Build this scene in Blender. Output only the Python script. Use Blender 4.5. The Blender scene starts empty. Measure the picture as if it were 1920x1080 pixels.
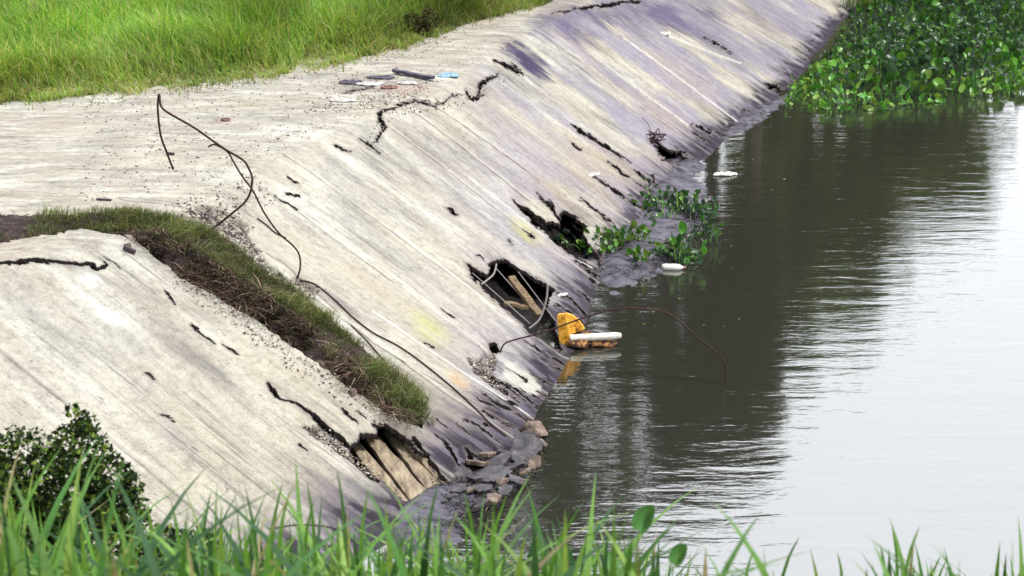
import bpy, math, random
import numpy as np
from math import radians as R
random.seed(7); rng = np.random.default_rng(11)
S = bpy.context.scene
# ------------------------------------------------------------------ camera
CAMH, PITCH, HFOV, HC = 7.0, 18.0, 34.0, 2.0
FPX = 960 / math.tan(R(HFOV) / 2)
cd = bpy.data.cameras.new('camera'); cam = bpy.data.objects.new('camera', cd); S.collection.objects.link(cam)
cam.location = (0, 0, CAMH); cam.rotation_euler = (R(90 - PITCH), 0, 0)
cd.sensor_width = 36; cd.angle = R(HFOV); cd.clip_start = 0.1; cd.clip_end = 2000
cd.dof.use_dof = True; cd.dof.focus_distance = 20; cd.dof.aperture_fstop = 2.6
S.camera = cam
# ------------------------------------------------------------------ world, sun
SUN = np.array([0.42, -0.25, 0.87]); SUN /= np.linalg.norm(SUN)
EL = math.asin(SUN[2]); AZ = math.atan2(SUN[0], SUN[1])
W = bpy.data.worlds.new('World'); S.world = W; W.use_nodes = True
nt = W.node_tree; nt.nodes.clear()
def wn(t, **k):
    n = nt.nodes.new(t)
    for a, b in k.items(): setattr(n, a, b)
    return n
out = wn('ShaderNodeOutputWorld'); bg = wn('ShaderNodeBackground'); sky = wn('ShaderNodeTexSky', sky_type='NISHITA', sun_disc=False, sun_elevation=EL, sun_rotation=AZ)
tc = wn('ShaderNodeTexCoord'); noi = wn('ShaderNodeTexNoise'); noi.inputs['Scale'].default_value = 2.2; noi.inputs['Detail'].default_value = 6
mp = wn('ShaderNodeMapping'); mp.inputs['Scale'].default_value = (1, 1, 2.6)
rmp = wn('ShaderNodeValToRGB'); rmp.color_ramp.elements[0].position = 0.22; rmp.color_ramp.elements[1].position = 0.40
mr = wn('ShaderNodeMapRange'); mr.inputs['From Min'].default_value = 0.45; mr.inputs['From Max'].default_value = 0.92
mr.inputs['To Min'].default_value = 6.0; mr.inputs['To Max'].default_value = 27.0; mr.interpolation_type = 'SMOOTHSTEP'
dot = wn('ShaderNodeVectorMath', operation='DOT_PRODUCT'); dot.inputs[1].default_value = (0.20, 0.90, 0.387)
cc = wn('ShaderNodeVectorMath', operation='SCALE'); cc.inputs[0].default_value = (0.955, 0.985, 1.03)
mx = wn('ShaderNodeMix', data_type='RGBA')
L = nt.links.new
L(tc.outputs['Generated'], mp.inputs[0]); L(mp.outputs[0], noi.inputs['Vector']); L(noi.outputs['Fac'], rmp.inputs[0]); L(rmp.outputs[0], mx.inputs[0])
L(tc.outputs['Generated'], dot.inputs[0]); L(dot.outputs['Value'], mr.inputs['Value']); L(mr.outputs[0], cc.inputs['Scale'])
L(sky.outputs[0], mx.inputs[6]); L(cc.outputs[0], mx.inputs[7]); L(mx.outputs[2], bg.inputs[0]); bg.inputs[1].default_value = 0.1; L(bg.outputs[0], out.inputs[0])
sd = bpy.data.lights.new('sun', 'SUN'); so = bpy.data.objects.new('sun', sd); S.collection.objects.link(so)
sd.energy = 3.6; sd.angle = R(0.6); sd.color = (1, 0.955, 0.88)
so.rotation_euler = (R(90) - EL, 0, math.atan2(-SUN[0], SUN[1]) + math.pi if False else math.atan2(SUN[0], -SUN[1]))
S.view_settings.view_transform = 'Standard'; S.view_settings.look = 'None'; S.view_settings.gamma = 1; S.view_settings.exposure = 0.06
# ------------------------------------------------------------------ geometry of the view
cp, sp = math.cos(R(PITCH)), math.sin(R(PITCH))
def proj(P):
    P = np.asarray(P, float); x, y, z = P[..., 0], P[..., 1], P[..., 2] - CAMH
    d = y * cp - z * sp; u = y * sp + z * cp
    d = np.maximum(d, 0.05)
    return np.stack([960 + FPX * x / d, 540 - FPX * u / d], -1)
def ray(px, py):
    a = (px - 960) / FPX; b = (540 - py) / FPX
    return np.array([a, cp + b * sp, -sp + b * cp])
def at(px, py, z=0.0):
    d = ray(px, py); return d * ((z - CAMH) / d[2]) + np.array([0, 0, CAMH])
def aty(px, py, y):
    d = ray(px, py); return d * (y / d[1]) + np.array([0, 0, CAMH])
# ------------------------------------------------------------------ noise
def _h(i, j, seed):
    n = (i.astype(np.int64) * 374761393 + j.astype(np.int64) * 668265263 + seed * 982451653) & 0x7fffffff
    n = ((n ^ (n >> 13)) * 1274126177) & 0x7fffffff
    return ((n ^ (n >> 16)) & 0xffff) / 65535.0
def vnoise(x, y, seed=0):
    x = np.asarray(x, float); y = np.asarray(y, float)
    i = np.floor(x); j = np.floor(y); f = x - i; g = y - j; f = f * f * (3 - 2 * f); g = g * g * (3 - 2 * g)
    return (_h(i, j, seed) * (1 - f) + _h(i + 1, j, seed) * f) * (1 - g) + (_h(i, j + 1, seed) * (1 - f) + _h(i + 1, j + 1, seed) * f) * g
def fbm(x, y, seed=0, o=4):
    r = 0; a = 0.5; t = 0
    for k in range(o):
        r = r + a * vnoise(x * 2 ** k, y * 2 ** k, seed + k); t += a; a *= 0.55
    return r / t
def sstep(a, b, x):
    t = np.clip((x - a) / (b - a), 0, 1); return t * t * (3 - 2 * t)
def inpoly(P, poly):
    x, y = P[..., 0], P[..., 1]; r = np.zeros(x.shape, bool); n = len(poly)
    for k in range(n):
        x1, y1 = poly[k]; x2, y2 = poly[(k + 1) % n]
        if y1 == y2: continue
        c = ((y1 > y) != (y2 > y)) & (x < (x2 - x1) * (y - y1) / (y2 - y1) + x1); r ^= c
    return r
def dline(P, pts, closed=False, wid=None):
    """distance to polyline; with wid: distance minus the local half width"""
    x, y = P[..., 0], P[..., 1]; best = np.full(x.shape, 1e9); n = len(pts)
    for k in range(n if closed else n - 1):
        a = pts[k]; b = pts[(k + 1) % n]; dx, dy = b[0] - a[0], b[1] - a[1]; q = dx * dx + dy * dy + 1e-9
        t = np.clip(((x - a[0]) * dx + (y - a[1]) * dy) / q, 0, 1)
        d = np.hypot(x - a[0] - t * dx, y - a[1] - t * dy)
        if wid is not None: d = d - (wid[k] * (1 - t) + wid[k + 1] * t)
        best = np.minimum(best, d)
    return best
def sdist(P, poly):
    return np.where(inpoly(P, poly), 1, -1) * dline(P, poly, True)
# ------------------------------------------------------------------ object helpers
def tag(o, label=None, cat=None, group=None, kind=None):
    if label: o['label'] = label
    if cat: o['category'] = cat
    if group: o['group'] = group
    if kind: o['kind'] = kind
    return o
def mesh(name, V, F, mat, parent=None, smooth=False, col=None, uv=None, mats=None):
    """V (n,3); F list of arrays/lists of faces"""
    me = bpy.data.meshes.new(name); V = np.asarray(V, np.float32)
    if isinstance(F, np.ndarray): F = [F]
    if isinstance(F, list) and F and not isinstance(F[0], np.ndarray):
        me.from_pydata([tuple(map(float, v)) for v in V], [], [tuple(int(i) for i in f) for f in F])
    else:
        F = [f for f in F if len(f)]
        li = np.concatenate([f.ravel() for f in F]).astype(np.int32)
        tot = np.concatenate([np.full(len(f), f.shape[1]) for f in F]).astype(np.int32)
        st = np.concatenate([[0], np.cumsum(tot)[:-1]]).astype(np.int32)
        me.vertices.add(len(V)); me.vertices.foreach_set('co', V.ravel())
        me.loops.add(len(li)); me.loops.foreach_set('vertex_index', li)
        me.polygons.add(len(tot)); me.polygons.foreach_set('loop_start', st); me.polygons.foreach_set('loop_total', tot)
    me.update(); me.validate()
    if smooth: me.polygons.foreach_set('use_smooth', np.ones(len(me.polygons), bool))
    if col is not None:
        a = me.color_attributes.new('Col', 'FLOAT_COLOR', 'POINT'); c = np.asarray(col, np.float32)
        if c.shape[1] == 3: c = np.hstack([c, np.ones((len(c), 1), np.float32)])
        a.data.foreach_set('color', c.ravel())
    if uv is not None:
        a = me.attributes.new('surf', 'FLOAT_VECTOR', 'POINT'); u = np.zeros((len(V), 3), np.float32); u[:, :2] = uv; a.data.foreach_set('vector', u.ravel())
    me.materials.append(mat)
    o = bpy.data.objects.new(name, me); S.collection.objects.link(o)
    if parent is not None: o.parent = parent
    return o
def empty(name, loc=(0, 0, 0), rz=0):
    o = bpy.data.objects.new(name, None); S.collection.objects.link(o); o.location = tuple(map(float, loc)); o.rotation_euler = (0, 0, rz); o.empty_display_size = 0.2
    return o
def catmull(P, n):
    P = np.asarray(P, float); m = len(P); t = np.linspace(0, m - 1, n); i = np.clip(np.floor(t).astype(int), 0, m - 2); f = (t - i)[:, None]
    p0 = P[np.maximum(i - 1, 0)]; p1 = P[i]; p2 = P[i + 1]; p3 = P[np.minimum(i + 2, m - 1)]
    return 0.5 * ((2 * p1) + (-p0 + p2) * f + (2 * p0 - 5 * p1 + 4 * p2 - p3) * f ** 2 + (-p0 + 3 * p1 - 3 * p2 + p3) * f ** 3)
def tube(P, r, n=7):
    P = np.asarray(P, float); r = np.broadcast_to(r, (len(P),)); T = np.gradient(P, axis=0); T /= np.linalg.norm(T, axis=1)[:, None] + 1e-9
    V = []; up = np.array([0.3, 0.2, 1.0])
    for p, t, q in zip(P, T, r):
        a = np.cross(t, up); a /= np.linalg.norm(a) + 1e-9; b = np.cross(t, a); up = np.cross(a, t) if abs(np.dot(up, t)) < .99 else up
        for k in range(n):
            w = 2 * math.pi * k / n; V.append(p + q * (a * math.cos(w) + b * math.sin(w)))
    F = [[i * n + k, i * n + (k + 1) % n, (i + 1) * n + (k + 1) % n, (i + 1) * n + k] for i in range(len(P) - 1) for k in range(n)]
    F += [list(range(n))[::-1], list(range((len(P) - 1) * n, len(P) * n))]
    return V, F
def join(parts):
    V = []; F = []
    for v, f in parts:
        o = len(V); V += [tuple(map(float, q)) for q in v]; F += [[int(i) + o for i in g] for g in f]
    return V, F
# ------------------------------------------------------------------ materials
def mat(name):
    m = bpy.data.materials.new(name); m.use_nodes = True; n = m.node_tree; n.nodes.clear()
    o = n.nodes.new('ShaderNodeOutputMaterial'); b = n.nodes.new('ShaderNodeBsdfPrincipled'); n.links.new(b.outputs[0], o.inputs[0])
    return m, n, b
def N(n, t, inp=None, **k):
    q = n.nodes.new(t)
    for a, b in k.items(): setattr(q, a, b)
    for a, b in (inp or {}).items():
        if isinstance(b, bpy.types.NodeSocket): n.links.new(b, q.inputs[a])
        else: q.inputs[a].default_value = b
    return q
def noise(n, vec, scale, detail=5, rough=0.55, sc3=None, dist=0.0):
    if sc3 is not None: vec = N(n, 'ShaderNodeMapping', {0: vec, 3: sc3}).outputs[0]
    return N(n, 'ShaderNodeTexNoise', {'Vector': vec, 'Scale': scale, 'Detail': detail, 'Roughness': rough, 'Distortion': dist}).outputs[0]
def ramp(n, f, stops):
    r = N(n, 'ShaderNodeValToRGB', {0: f}); e = r.color_ramp.elements
    while len(e) < len(stops): e.new(0.5)
    for q, (p, c) in zip(e, stops): q.position = p; q.color = (*c, 1) if len(c) == 3 else c
    return r.outputs[0]
def mixc(n, f, a, b, mode='MIX'):
    q = n.nodes.new('ShaderNodeMix'); q.data_type = 'RGBA'; q.blend_type = mode
    for i, v in ((0, f), (6, a), (7, b)):
        if isinstance(v, bpy.types.NodeSocket): n.links.new(v, q.inputs[i])
        else: q.inputs[i].default_value = v if i == 0 else ((*v, 1) if len(v) == 3 else v)
    return q.outputs[2]
def math_(n, op, a, b=0.0):
    q = n.nodes.new('ShaderNodeMath'); q.operation = op
    for i, v in ((0, a), (1, b)):
        if isinstance(v, bpy.types.NodeSocket): n.links.new(v, q.inputs[i])
        else: q.inputs[i].default_value = v
    return q.outputs[0]
def bump(n, b, h, strength, dist):
    q = N(n, 'ShaderNodeBump', {'Height': h, 'Strength': strength, 'Distance': dist}); n.links.new(q.outputs[0], b.inputs['Normal'])
def g1(v): return (v, v, v)

def concrete(name):
    m, n, b = mat(name)
    uv = N(n, 'ShaderNodeAttribute', attribute_name='surf').outputs['Vector']
    at_ = N(n, 'ShaderNodeAttribute', attribute_name='Col')
    ob = N(n, 'ShaderNodeTexCoord').outputs['Object']
    sv = N(n, 'ShaderNodeSeparateXYZ', {0: uv}).outputs['Y']
    blend = N(n, 'ShaderNodeMapRange', {'Value': math_(n, 'ADD', sv, math_(n, 'MULTIPLY', noise(n, ob, 1.5, 3), 0.5)), 'From Min': 0.0, 'From Max': 0.8, 'To Min': 0.0, 'To Max': 1.0}).outputs[0]
    def both(scale, det, ro, su, so_):
        a = noise(n, uv, 1.0, det, ro, su); c_ = noise(n, ob, 1.0, det, ro, so_)
        return math_(n, 'ADD', math_(n, 'MULTIPLY', a, blend), math_(n, 'MULTIPLY', c_, math_(n, 'SUBTRACT', 1.0, blend)))
    s1 = both(1, 6, 0.6, (2.2, 0.62, 1), (1.4, 4.0, 1)); s2 = both(1, 7, 0.68, (9.0, 2.0, 1), (5, 13, 5)); s3 = both(1, 5, 0.6, (0.8, 0.5, 1), (.6, .8, 1)); big = both(1, 5, .6, (1.6, .4, 1), (.7, 1.5, 1))
    c = ramp(n, s1, [(0.30, (0.22, 0.21, 0.20)), (0.42, (0.36, 0.345, 0.31)), (0.54, (0.49, 0.475, 0.425)), (0.72, (0.66, 0.65, 0.60))])
    c = mixc(n, 0.55, c, ramp(n, s2, [(0.34, g1(0.62)), (0.5, g1(1.0)), (0.7, g1(1.15))]), 'MULTIPLY')
    c = mixc(n, ramp(n, s3, [(0.42, g1(0)), (0.72, g1(0.6))]), c, (0.43, 0.38, 0.285))
    c = mixc(n, ramp(n, big, [(0.55, g1(0)), (0.75, g1(0.5))]), c, (0.28, 0.265, 0.275))
    fl = both(1, 3, .5, (26, 6, 1), (8, 22, 8)); fm = both(1, 3, .5, (1.3, .8, 1), (1, 1.6, 1))
    k = math_(n, 'MULTIPLY', ramp(n, fl, [(0.66, g1(0)), (0.70, g1(1))]), ramp(n, fm, [(0.46, g1(0)), (0.6, g1(0.9))]))
    c = mixc(n, k, c, (0.09, 0.08, 0.085))
    wx = both(1, 5, .7, (16, .45, 1), (3, 9, 3)); wy = both(1, 4, .5, (.9, .5, 1), (.8, 1.5, 1))
    kw = math_(n, 'MULTIPLY', ramp(n, wx, [(0.52, g1(0)), (0.64, g1(0.85))]), ramp(n, wy, [(0.42, g1(0)), (0.62, g1(1))]))
    c = mixc(n, kw, c, (0.17, 0.155, 0.155))
    fine = noise(n, ob, 45, 4, 0.75); mid_ = noise(n, ob, 11, 5, 0.7)
    c = mixc(n, 0.7, c, ramp(n, fine, [(0.32, g1(0.62)), (0.5, g1(1.0)), (0.7, g1(1.2))]), 'MULTIPLY')
    c = mixc(n, 0.7, c, ramp(n, mid_, [(0.34, g1(0.66)), (0.5, g1(1.0)), (0.7, g1(1.12))]), 'MULTIPLY')
    sa = math_(n, 'MULTIPLY', at_.outputs['Alpha'], ramp(n, s2, [(0.3, g1(1.35)), (0.62, g1(0.7))]))
    keep = math_(n, 'MAXIMUM', sa, ramp(n, at_.outputs['Alpha'], [(0.86, g1(0)), (0.95, g1(1))]))
    c = mixc(n, keep, c, mixc(n, 0.5, at_.outputs['Color'], ramp(n, mid_, [(0.3, g1(0.6)), (0.7, g1(1.3))]), 'MULTIPLY'))
    n.links.new(c, b.inputs['Base Color']); b.inputs['Roughness'].default_value = 0.9
    b.inputs['Specular IOR Level'].default_value = 0.1
    h = math_(n, 'ADD', math_(n, 'MULTIPLY', s2, 0.5), math_(n, 'ADD', math_(n, 'MULTIPLY', math_(n, 'ADD', fine, mid_), 0.3), math_(n, 'MULTIPLY', k, -0.6)))
    bump(n, b, h, 0.55, 0.016)
    return m
M = {}
M['slope'] = M['top'] = concrete('weathered_concrete')
def simple(name, stops, scale=6, rough=0.8, bmp=0.4, bd=0.02, detail=6, sc3=None, spec=0.3):
    m, n, b = mat(name); ob = N(n, 'ShaderNodeTexCoord').outputs['Object']
    f = noise(n, ob, scale, detail, 0.65, sc3); c = ramp(n, f, stops); n.links.new(c, b.inputs['Base Color'])
    b.inputs['Roughness'].default_value = rough; b.inputs['Specular IOR Level'].default_value = spec
    if bmp: bump(n, b, f, bmp, bd)
    M[name] = m; return m
simple('soil', [(0.3, (0.02, 0.015, 0.018)), (0.55, (0.065, 0.045, 0.045)), (0.75, (0.15, 0.11, 0.09))], 9, 0.95, 1.0, 0.06)
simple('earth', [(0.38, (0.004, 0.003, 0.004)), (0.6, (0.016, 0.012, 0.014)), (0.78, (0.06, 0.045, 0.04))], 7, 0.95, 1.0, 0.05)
simple('mud', [(0.40, (0.015, 0.012, 0.022)), (0.46, (0.07, 0.06, 0.09)), (0.56, (0.125, 0.112, 0.155)), (0.75, (0.20, 0.185, 0.23))], 2.6, 0.38, 1.0, 0.07, 10, (1, 3.2, 1), 0.5)
simple('field_soil', [(0.3, (0.03, 0.045, 0.012)), (0.7, (0.07, 0.09, 0.03))], 4, 0.95, 0.5)
simple('rust', [(0.3, (0.022, 0.012, 0.012)), (0.7, (0.07, 0.03, 0.028))], 30, 0.75, 0.4, 0.003)
simple('pale_rod', [(0.3, (0.22, 0.2, 0.2)), (0.7, (0.4, 0.38, 0.38))], 30, 0.7, 0.3, 0.003)
simple('yellow', [(0.36, (0.16, 0.07, 0.02)), (0.43, (0.62, 0.28, 0.03)), (0.52, (0.88, 0.45, 0.05)), (0.68, (0.92, 0.60, 0.16))], 11, 0.55, 0.25, 0.01)
simple('brown_foam', [(0.42, (0.02, 0.012, 0.012)), (0.52, (0.16, 0.08, 0.04)), (0.62, (0.55, 0.28, 0.09)), (0.75, (0.75, 0.52, 0.28))], 16, 0.85, 0.9, 0.02)
simple('white_foam', [(0.25, (0.5, 0.47, 0.42)), (0.5, (0.86, 0.85, 0.82)), (0.7, (0.9, 0.9, 0.89))], 9, 0.7, 0.4, 0.01)
simple('rock', [(0.3, (0.06, 0.045, 0.045)), (0.55, (0.24, 0.18, 0.15)), (0.8, (0.48, 0.40, 0.33))], 9, 0.9, 1.0, 0.03)
simple('wet_rock', [(0.38, (0.010, 0.008, 0.012)), (0.52, (0.045, 0.036, 0.048)), (0.75, (0.16, 0.13, 0.15))], 7, 0.35, 1.0, 0.03, spec=0.6)
simple('plate', [(0.34, (0.09, 0.065, 0.06)), (0.46, (0.27, 0.215, 0.16)), (0.6, (0.42, 0.35, 0.25)), (0.78, (0.50, 0.44, 0.34))], 2.5, 0.9, 0.7, 0.02, 8, (5, 0.9, 5))
simple('wood', [(0.3, (0.05, 0.04, 0.05)), (0.7, (0.12, 0.09, 0.10))], 9, 0.85, 0.6, 0.01, 5, (1, 8, 8))
simple('old_wood', [(0.35, (0.05, 0.03, 0.025)), (0.5, (0.20, 0.14, 0.09)), (0.7, (0.36, 0.27, 0.17))], 9, 0.85, 0.6, 0.01, 5, (1, 8, 8))
simple('blue_sheet', [(0.3, (0.10, 0.22, 0.42)), (0.6, (0.35, 0.55, 0.72)), (0.75, (0.6, 0.7, 0.78))], 6, 0.4, 0.6, 0.02)
simple('dark_sheet', [(0.3, (0.03, 0.025, 0.05)), (0.7, (0.13, 0.11, 0.17))], 8, 0.5, 0.6, 0.02)
simple('pale_sheet', [(0.3, (0.4, 0.38, 0.38)), (0.7, (0.75, 0.73, 0.72))], 8, 0.5, 0.6, 0.02)
simple('red_litter', [(0.3, (0.10, 0.05, 0.045)), (0.7, (0.34, 0.20, 0.17))], 8, 0.6, 0.4, 0.01)
simple('bark', [(0.3, (0.05, 0.04, 0.03)), (0.7, (0.16, 0.13, 0.10))], 5, 0.9, 0.8, 0.04, 6, (3, 3, .6))
def foliage(name, rough=0.5, trans=0.35, spec=0.35):
    m = bpy.data.materials.new(name); m.use_nodes = True; n = m.node_tree; n.nodes.clear()
    o = n.nodes.new('ShaderNodeOutputMaterial'); b = n.nodes.new('ShaderNodeBsdfPrincipled'); t = n.nodes.new('ShaderNodeBsdfTranslucent'); x = n.nodes.new('ShaderNodeMixShader')
    a = N(n, 'ShaderNodeAttribute', attribute_name='Col').outputs['Color']
    ob = N(n, 'ShaderNodeTexCoord').outputs['Object']
    c = mixc(n, 0.6, a, ramp(n, noise(n, ob, 35, 3), [(0.3, g1(0.7)), (0.7, g1(1.25))]), 'MULTIPLY')
    n.links.new(c, b.inputs['Base Color']); b.inputs['Roughness'].default_value = rough; b.inputs['Specular IOR Level'].default_value = spec
    tc_ = mixc(n, 1.0, c, (1.25, 1.15, 0.6), 'MULTIPLY'); n.links.new(tc_, t.inputs['Color'])
    x.inputs[0].default_value = trans; n.links.new(b.outputs[0], x.inputs[1]); n.links.new(t.outputs[0], x.inputs[2]); n.links.new(x.outputs[0], o.inputs[0])
    M[name] = m
foliage('grass_blade', 0.55, 0.35); foliage('waxy_leaf', 0.32, 0.22, 0.5); foliage('tree_leaf', 0.6, 0.2, 0.2); foliage('dry_root', 0.9, 0.0, 0.1)
# water
m, n, b = mat('river_water'); M['water'] = m
ob = N(n, 'ShaderNodeTexCoord').outputs['Object']
b.inputs['Base Color'].default_value = (0.030, 0.031, 0.024, 1); b.inputs['Roughness'].default_value = 0.05; b.inputs['IOR'].default_value = 2.9
w1 = noise(n, ob, 1.0, 3, 0.5, (0.9, 3.2, 1), 0.4); w2 = noise(n, ob, 1.0, 3, 0.55, (3.5, 13.0, 1)); w3 = noise(n, ob, 1.0, 2, 0.5, (14, 40.0, 1))
wm = ramp(n, noise(n, ob, 0.22, 2, 0.5), [(0.38, g1(0.25)), (0.6, g1(1))])
h = math_(n, 'ADD', math_(n, 'MULTIPLY', w1, 0.9), math_(n, 'ADD', math_(n, 'MULTIPLY', math_(n, 'MULTIPLY', w2, wm), 0.30), math_(n, 'MULTIPLY', w3, 0.05)))
bump(n, b, h, 1.0, 0.0095)
# ------------------------------------------------------------------ dike surface
prs = [((330, 392), (960, 850)), ((430, 345), (1010, 770)), ((515, 290), (1060, 690)), ((690, 215), (1122, 540)), ((820, 170), (1200, 450)), ((945, 82), (1290, 330)), ((1093, 6), (1400, 230))]
Cc = [(-12.5, 6.5), (-8.0, 12.6), (-5.7, 15.9)] + [tuple(at(*c, HC)[:2]) for c, t in [((150, 455), (820, 960))] + prs] + [(2.3, 36.8), (4.0, 40.6), (6.0, 45.6), (9.2, 53)]
Tt = [(-8.0, 4.5), (-3.9, 10.4), (-1.7, 13.2)] + [tuple(at(*t, 0)[:2]) for c, t in [((150, 455), (820, 960))] + prs] + [(5.9, 35.1), (7.4, 40.0), (9.3, 45.8), (13, 53)]
Cc = np.array(Cc); Tt = np.array(Tt)
BD = np.array([-0.85, 0.53])
NS = 1150; nseg = len(Cc) - 1
wgt = np.array([90, 110, 150, 300, 160, 170, 250, 190, 190, 120, 60, 50, 40, 20], float)[:nseg]
tt = np.interp(np.linspace(0, wgt.sum(), NS), np.concatenate([[0], np.cumsum(wgt)]), np.arange(nseg + 1))
def cat_at(P, t):
    m_ = len(P); i = np.clip(np.floor(t).astype(int), 0, m_ - 2); f = (t - i)[:, None]
    p0 = P[np.maximum(i - 1, 0)]; p1 = P[i]; p2 = P[i + 1]; p3 = P[np.minimum(i + 2, m_ - 1)]
    return 0.5 * ((2 * p1) + (-p0 + p2) * f + (2 * p0 - 5 * p1 + 4 * p2 - p3) * f ** 2 + (-p0 + 3 * p1 - 3 * p2 + p3) * f ** 3)
CS = cat_at(Cc, tt); TS = cat_at(Tt, tt)
mid = (CS + TS) / 2; ul = np.concatenate([[0], np.cumsum(np.hypot(*np.diff(mid, axis=0).T))])
vb = -np.concatenate([np.linspace(7.5, 0.6, 190), np.linspace(0.58, 0.02, 30)])
vs = np.concatenate([np.linspace(0, 1.06, 430), np.linspace(1.08, 1.45, 16)])
NV = len(vb) + len(vs)
Vg = np.zeros((NS, NV, 3)); UVg = np.zeros((NS, NV, 2))
nb = len(vb)
Vg[:, :nb, :2] = CS[:, None] + BD * (-vb)[None, :, None]
Vg[:, nb:, :2] = CS[:, None] + (TS - CS)[:, None] * vs[None, :, None]
tv = np.concatenate([vb / 4.2, vs]); e = 0.05
Vg[:, :, 2] = HC * (1 - (tv + np.sqrt(tv * tv + e * e)) / 2)[None]
UVg[:, :, 0] = ul[:, None]; UVg[:, :, 1] = (tv * 4.6)[None]
PX = proj(Vg); U, Vv = UVg[..., 0], UVg[..., 1]
onslope = (tv > 0)[None] & np.ones((NS, 1), bool)
# polygons traced on the surface (reference positions on the slab)
GAP = [(-80, 408), (150, 398), (240, 398), (330, 412), (385, 432), (430, 452), (500, 508), (560, 545), (620, 600), (680, 650), (740, 702), (778, 745), (792, 775), (790, 800), (770, 790), (720, 766), (650, 722), (600, 682), (540, 640), (480, 600), (400, 555), (330, 515), (285, 480), (240, 442), (150, 428), (-80, 470)]
HOLES = {
 'A': [(873, 487), (889, 495), (910, 509), (920, 504), (913, 490), (930, 482), (945, 482), (966, 495), (995, 513), (1025, 530), (1040, 540), (1027, 561), (1024, 576), (1041, 600), (1047, 635), (1055, 657), (1030, 641), (1006, 626), (993, 617), (966, 590), (936, 564), (904, 534), (883, 513)],
 'B': [(961, 368), (981, 380), (1004, 395), (1025, 410), (1034, 408), (1061, 420), (1049, 395), (1055, 389), (1078, 401), (1099, 418), (1093, 439), (1114, 466), (1126, 480), (1099, 484), (1055, 460), (1025, 430), (995, 410), (972, 386)],
 'D': [(1223, 258), (1240, 268), (1265, 281), (1312, 303), (1285, 302), (1250, 297), (1236, 288)],
 'D2': [(1253, 316), (1270, 317), (1291, 329), (1275, 328)], 'D3': [(1278, 309), (1290, 311), (1300, 320), (1288, 318)],
 'K': [(1432, 149), (1442, 150), (1478, 170), (1470, 173), (1440, 160)],
 'E': [(836, 384), (846, 385), (858, 397), (850, 398)],
 'F': [(917, 637), (930, 634), (938, 650), (928, 657), (920, 650)],
 'H': [(648, 831), (665, 822), (676, 803), (704, 806), (706, 789), (718, 783), (739, 796), (771, 817), (782, 838), (800, 850), (832, 885), (850, 915), (835, 945), (770, 945), (720, 905), (680, 870), (655, 845)],
}
HD = dict(A=0.42, B=0.32, D=0.2, D2=0.12, D3=0.12, K=0.15, E=0.15, F=0.25, H=0.42)
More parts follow.
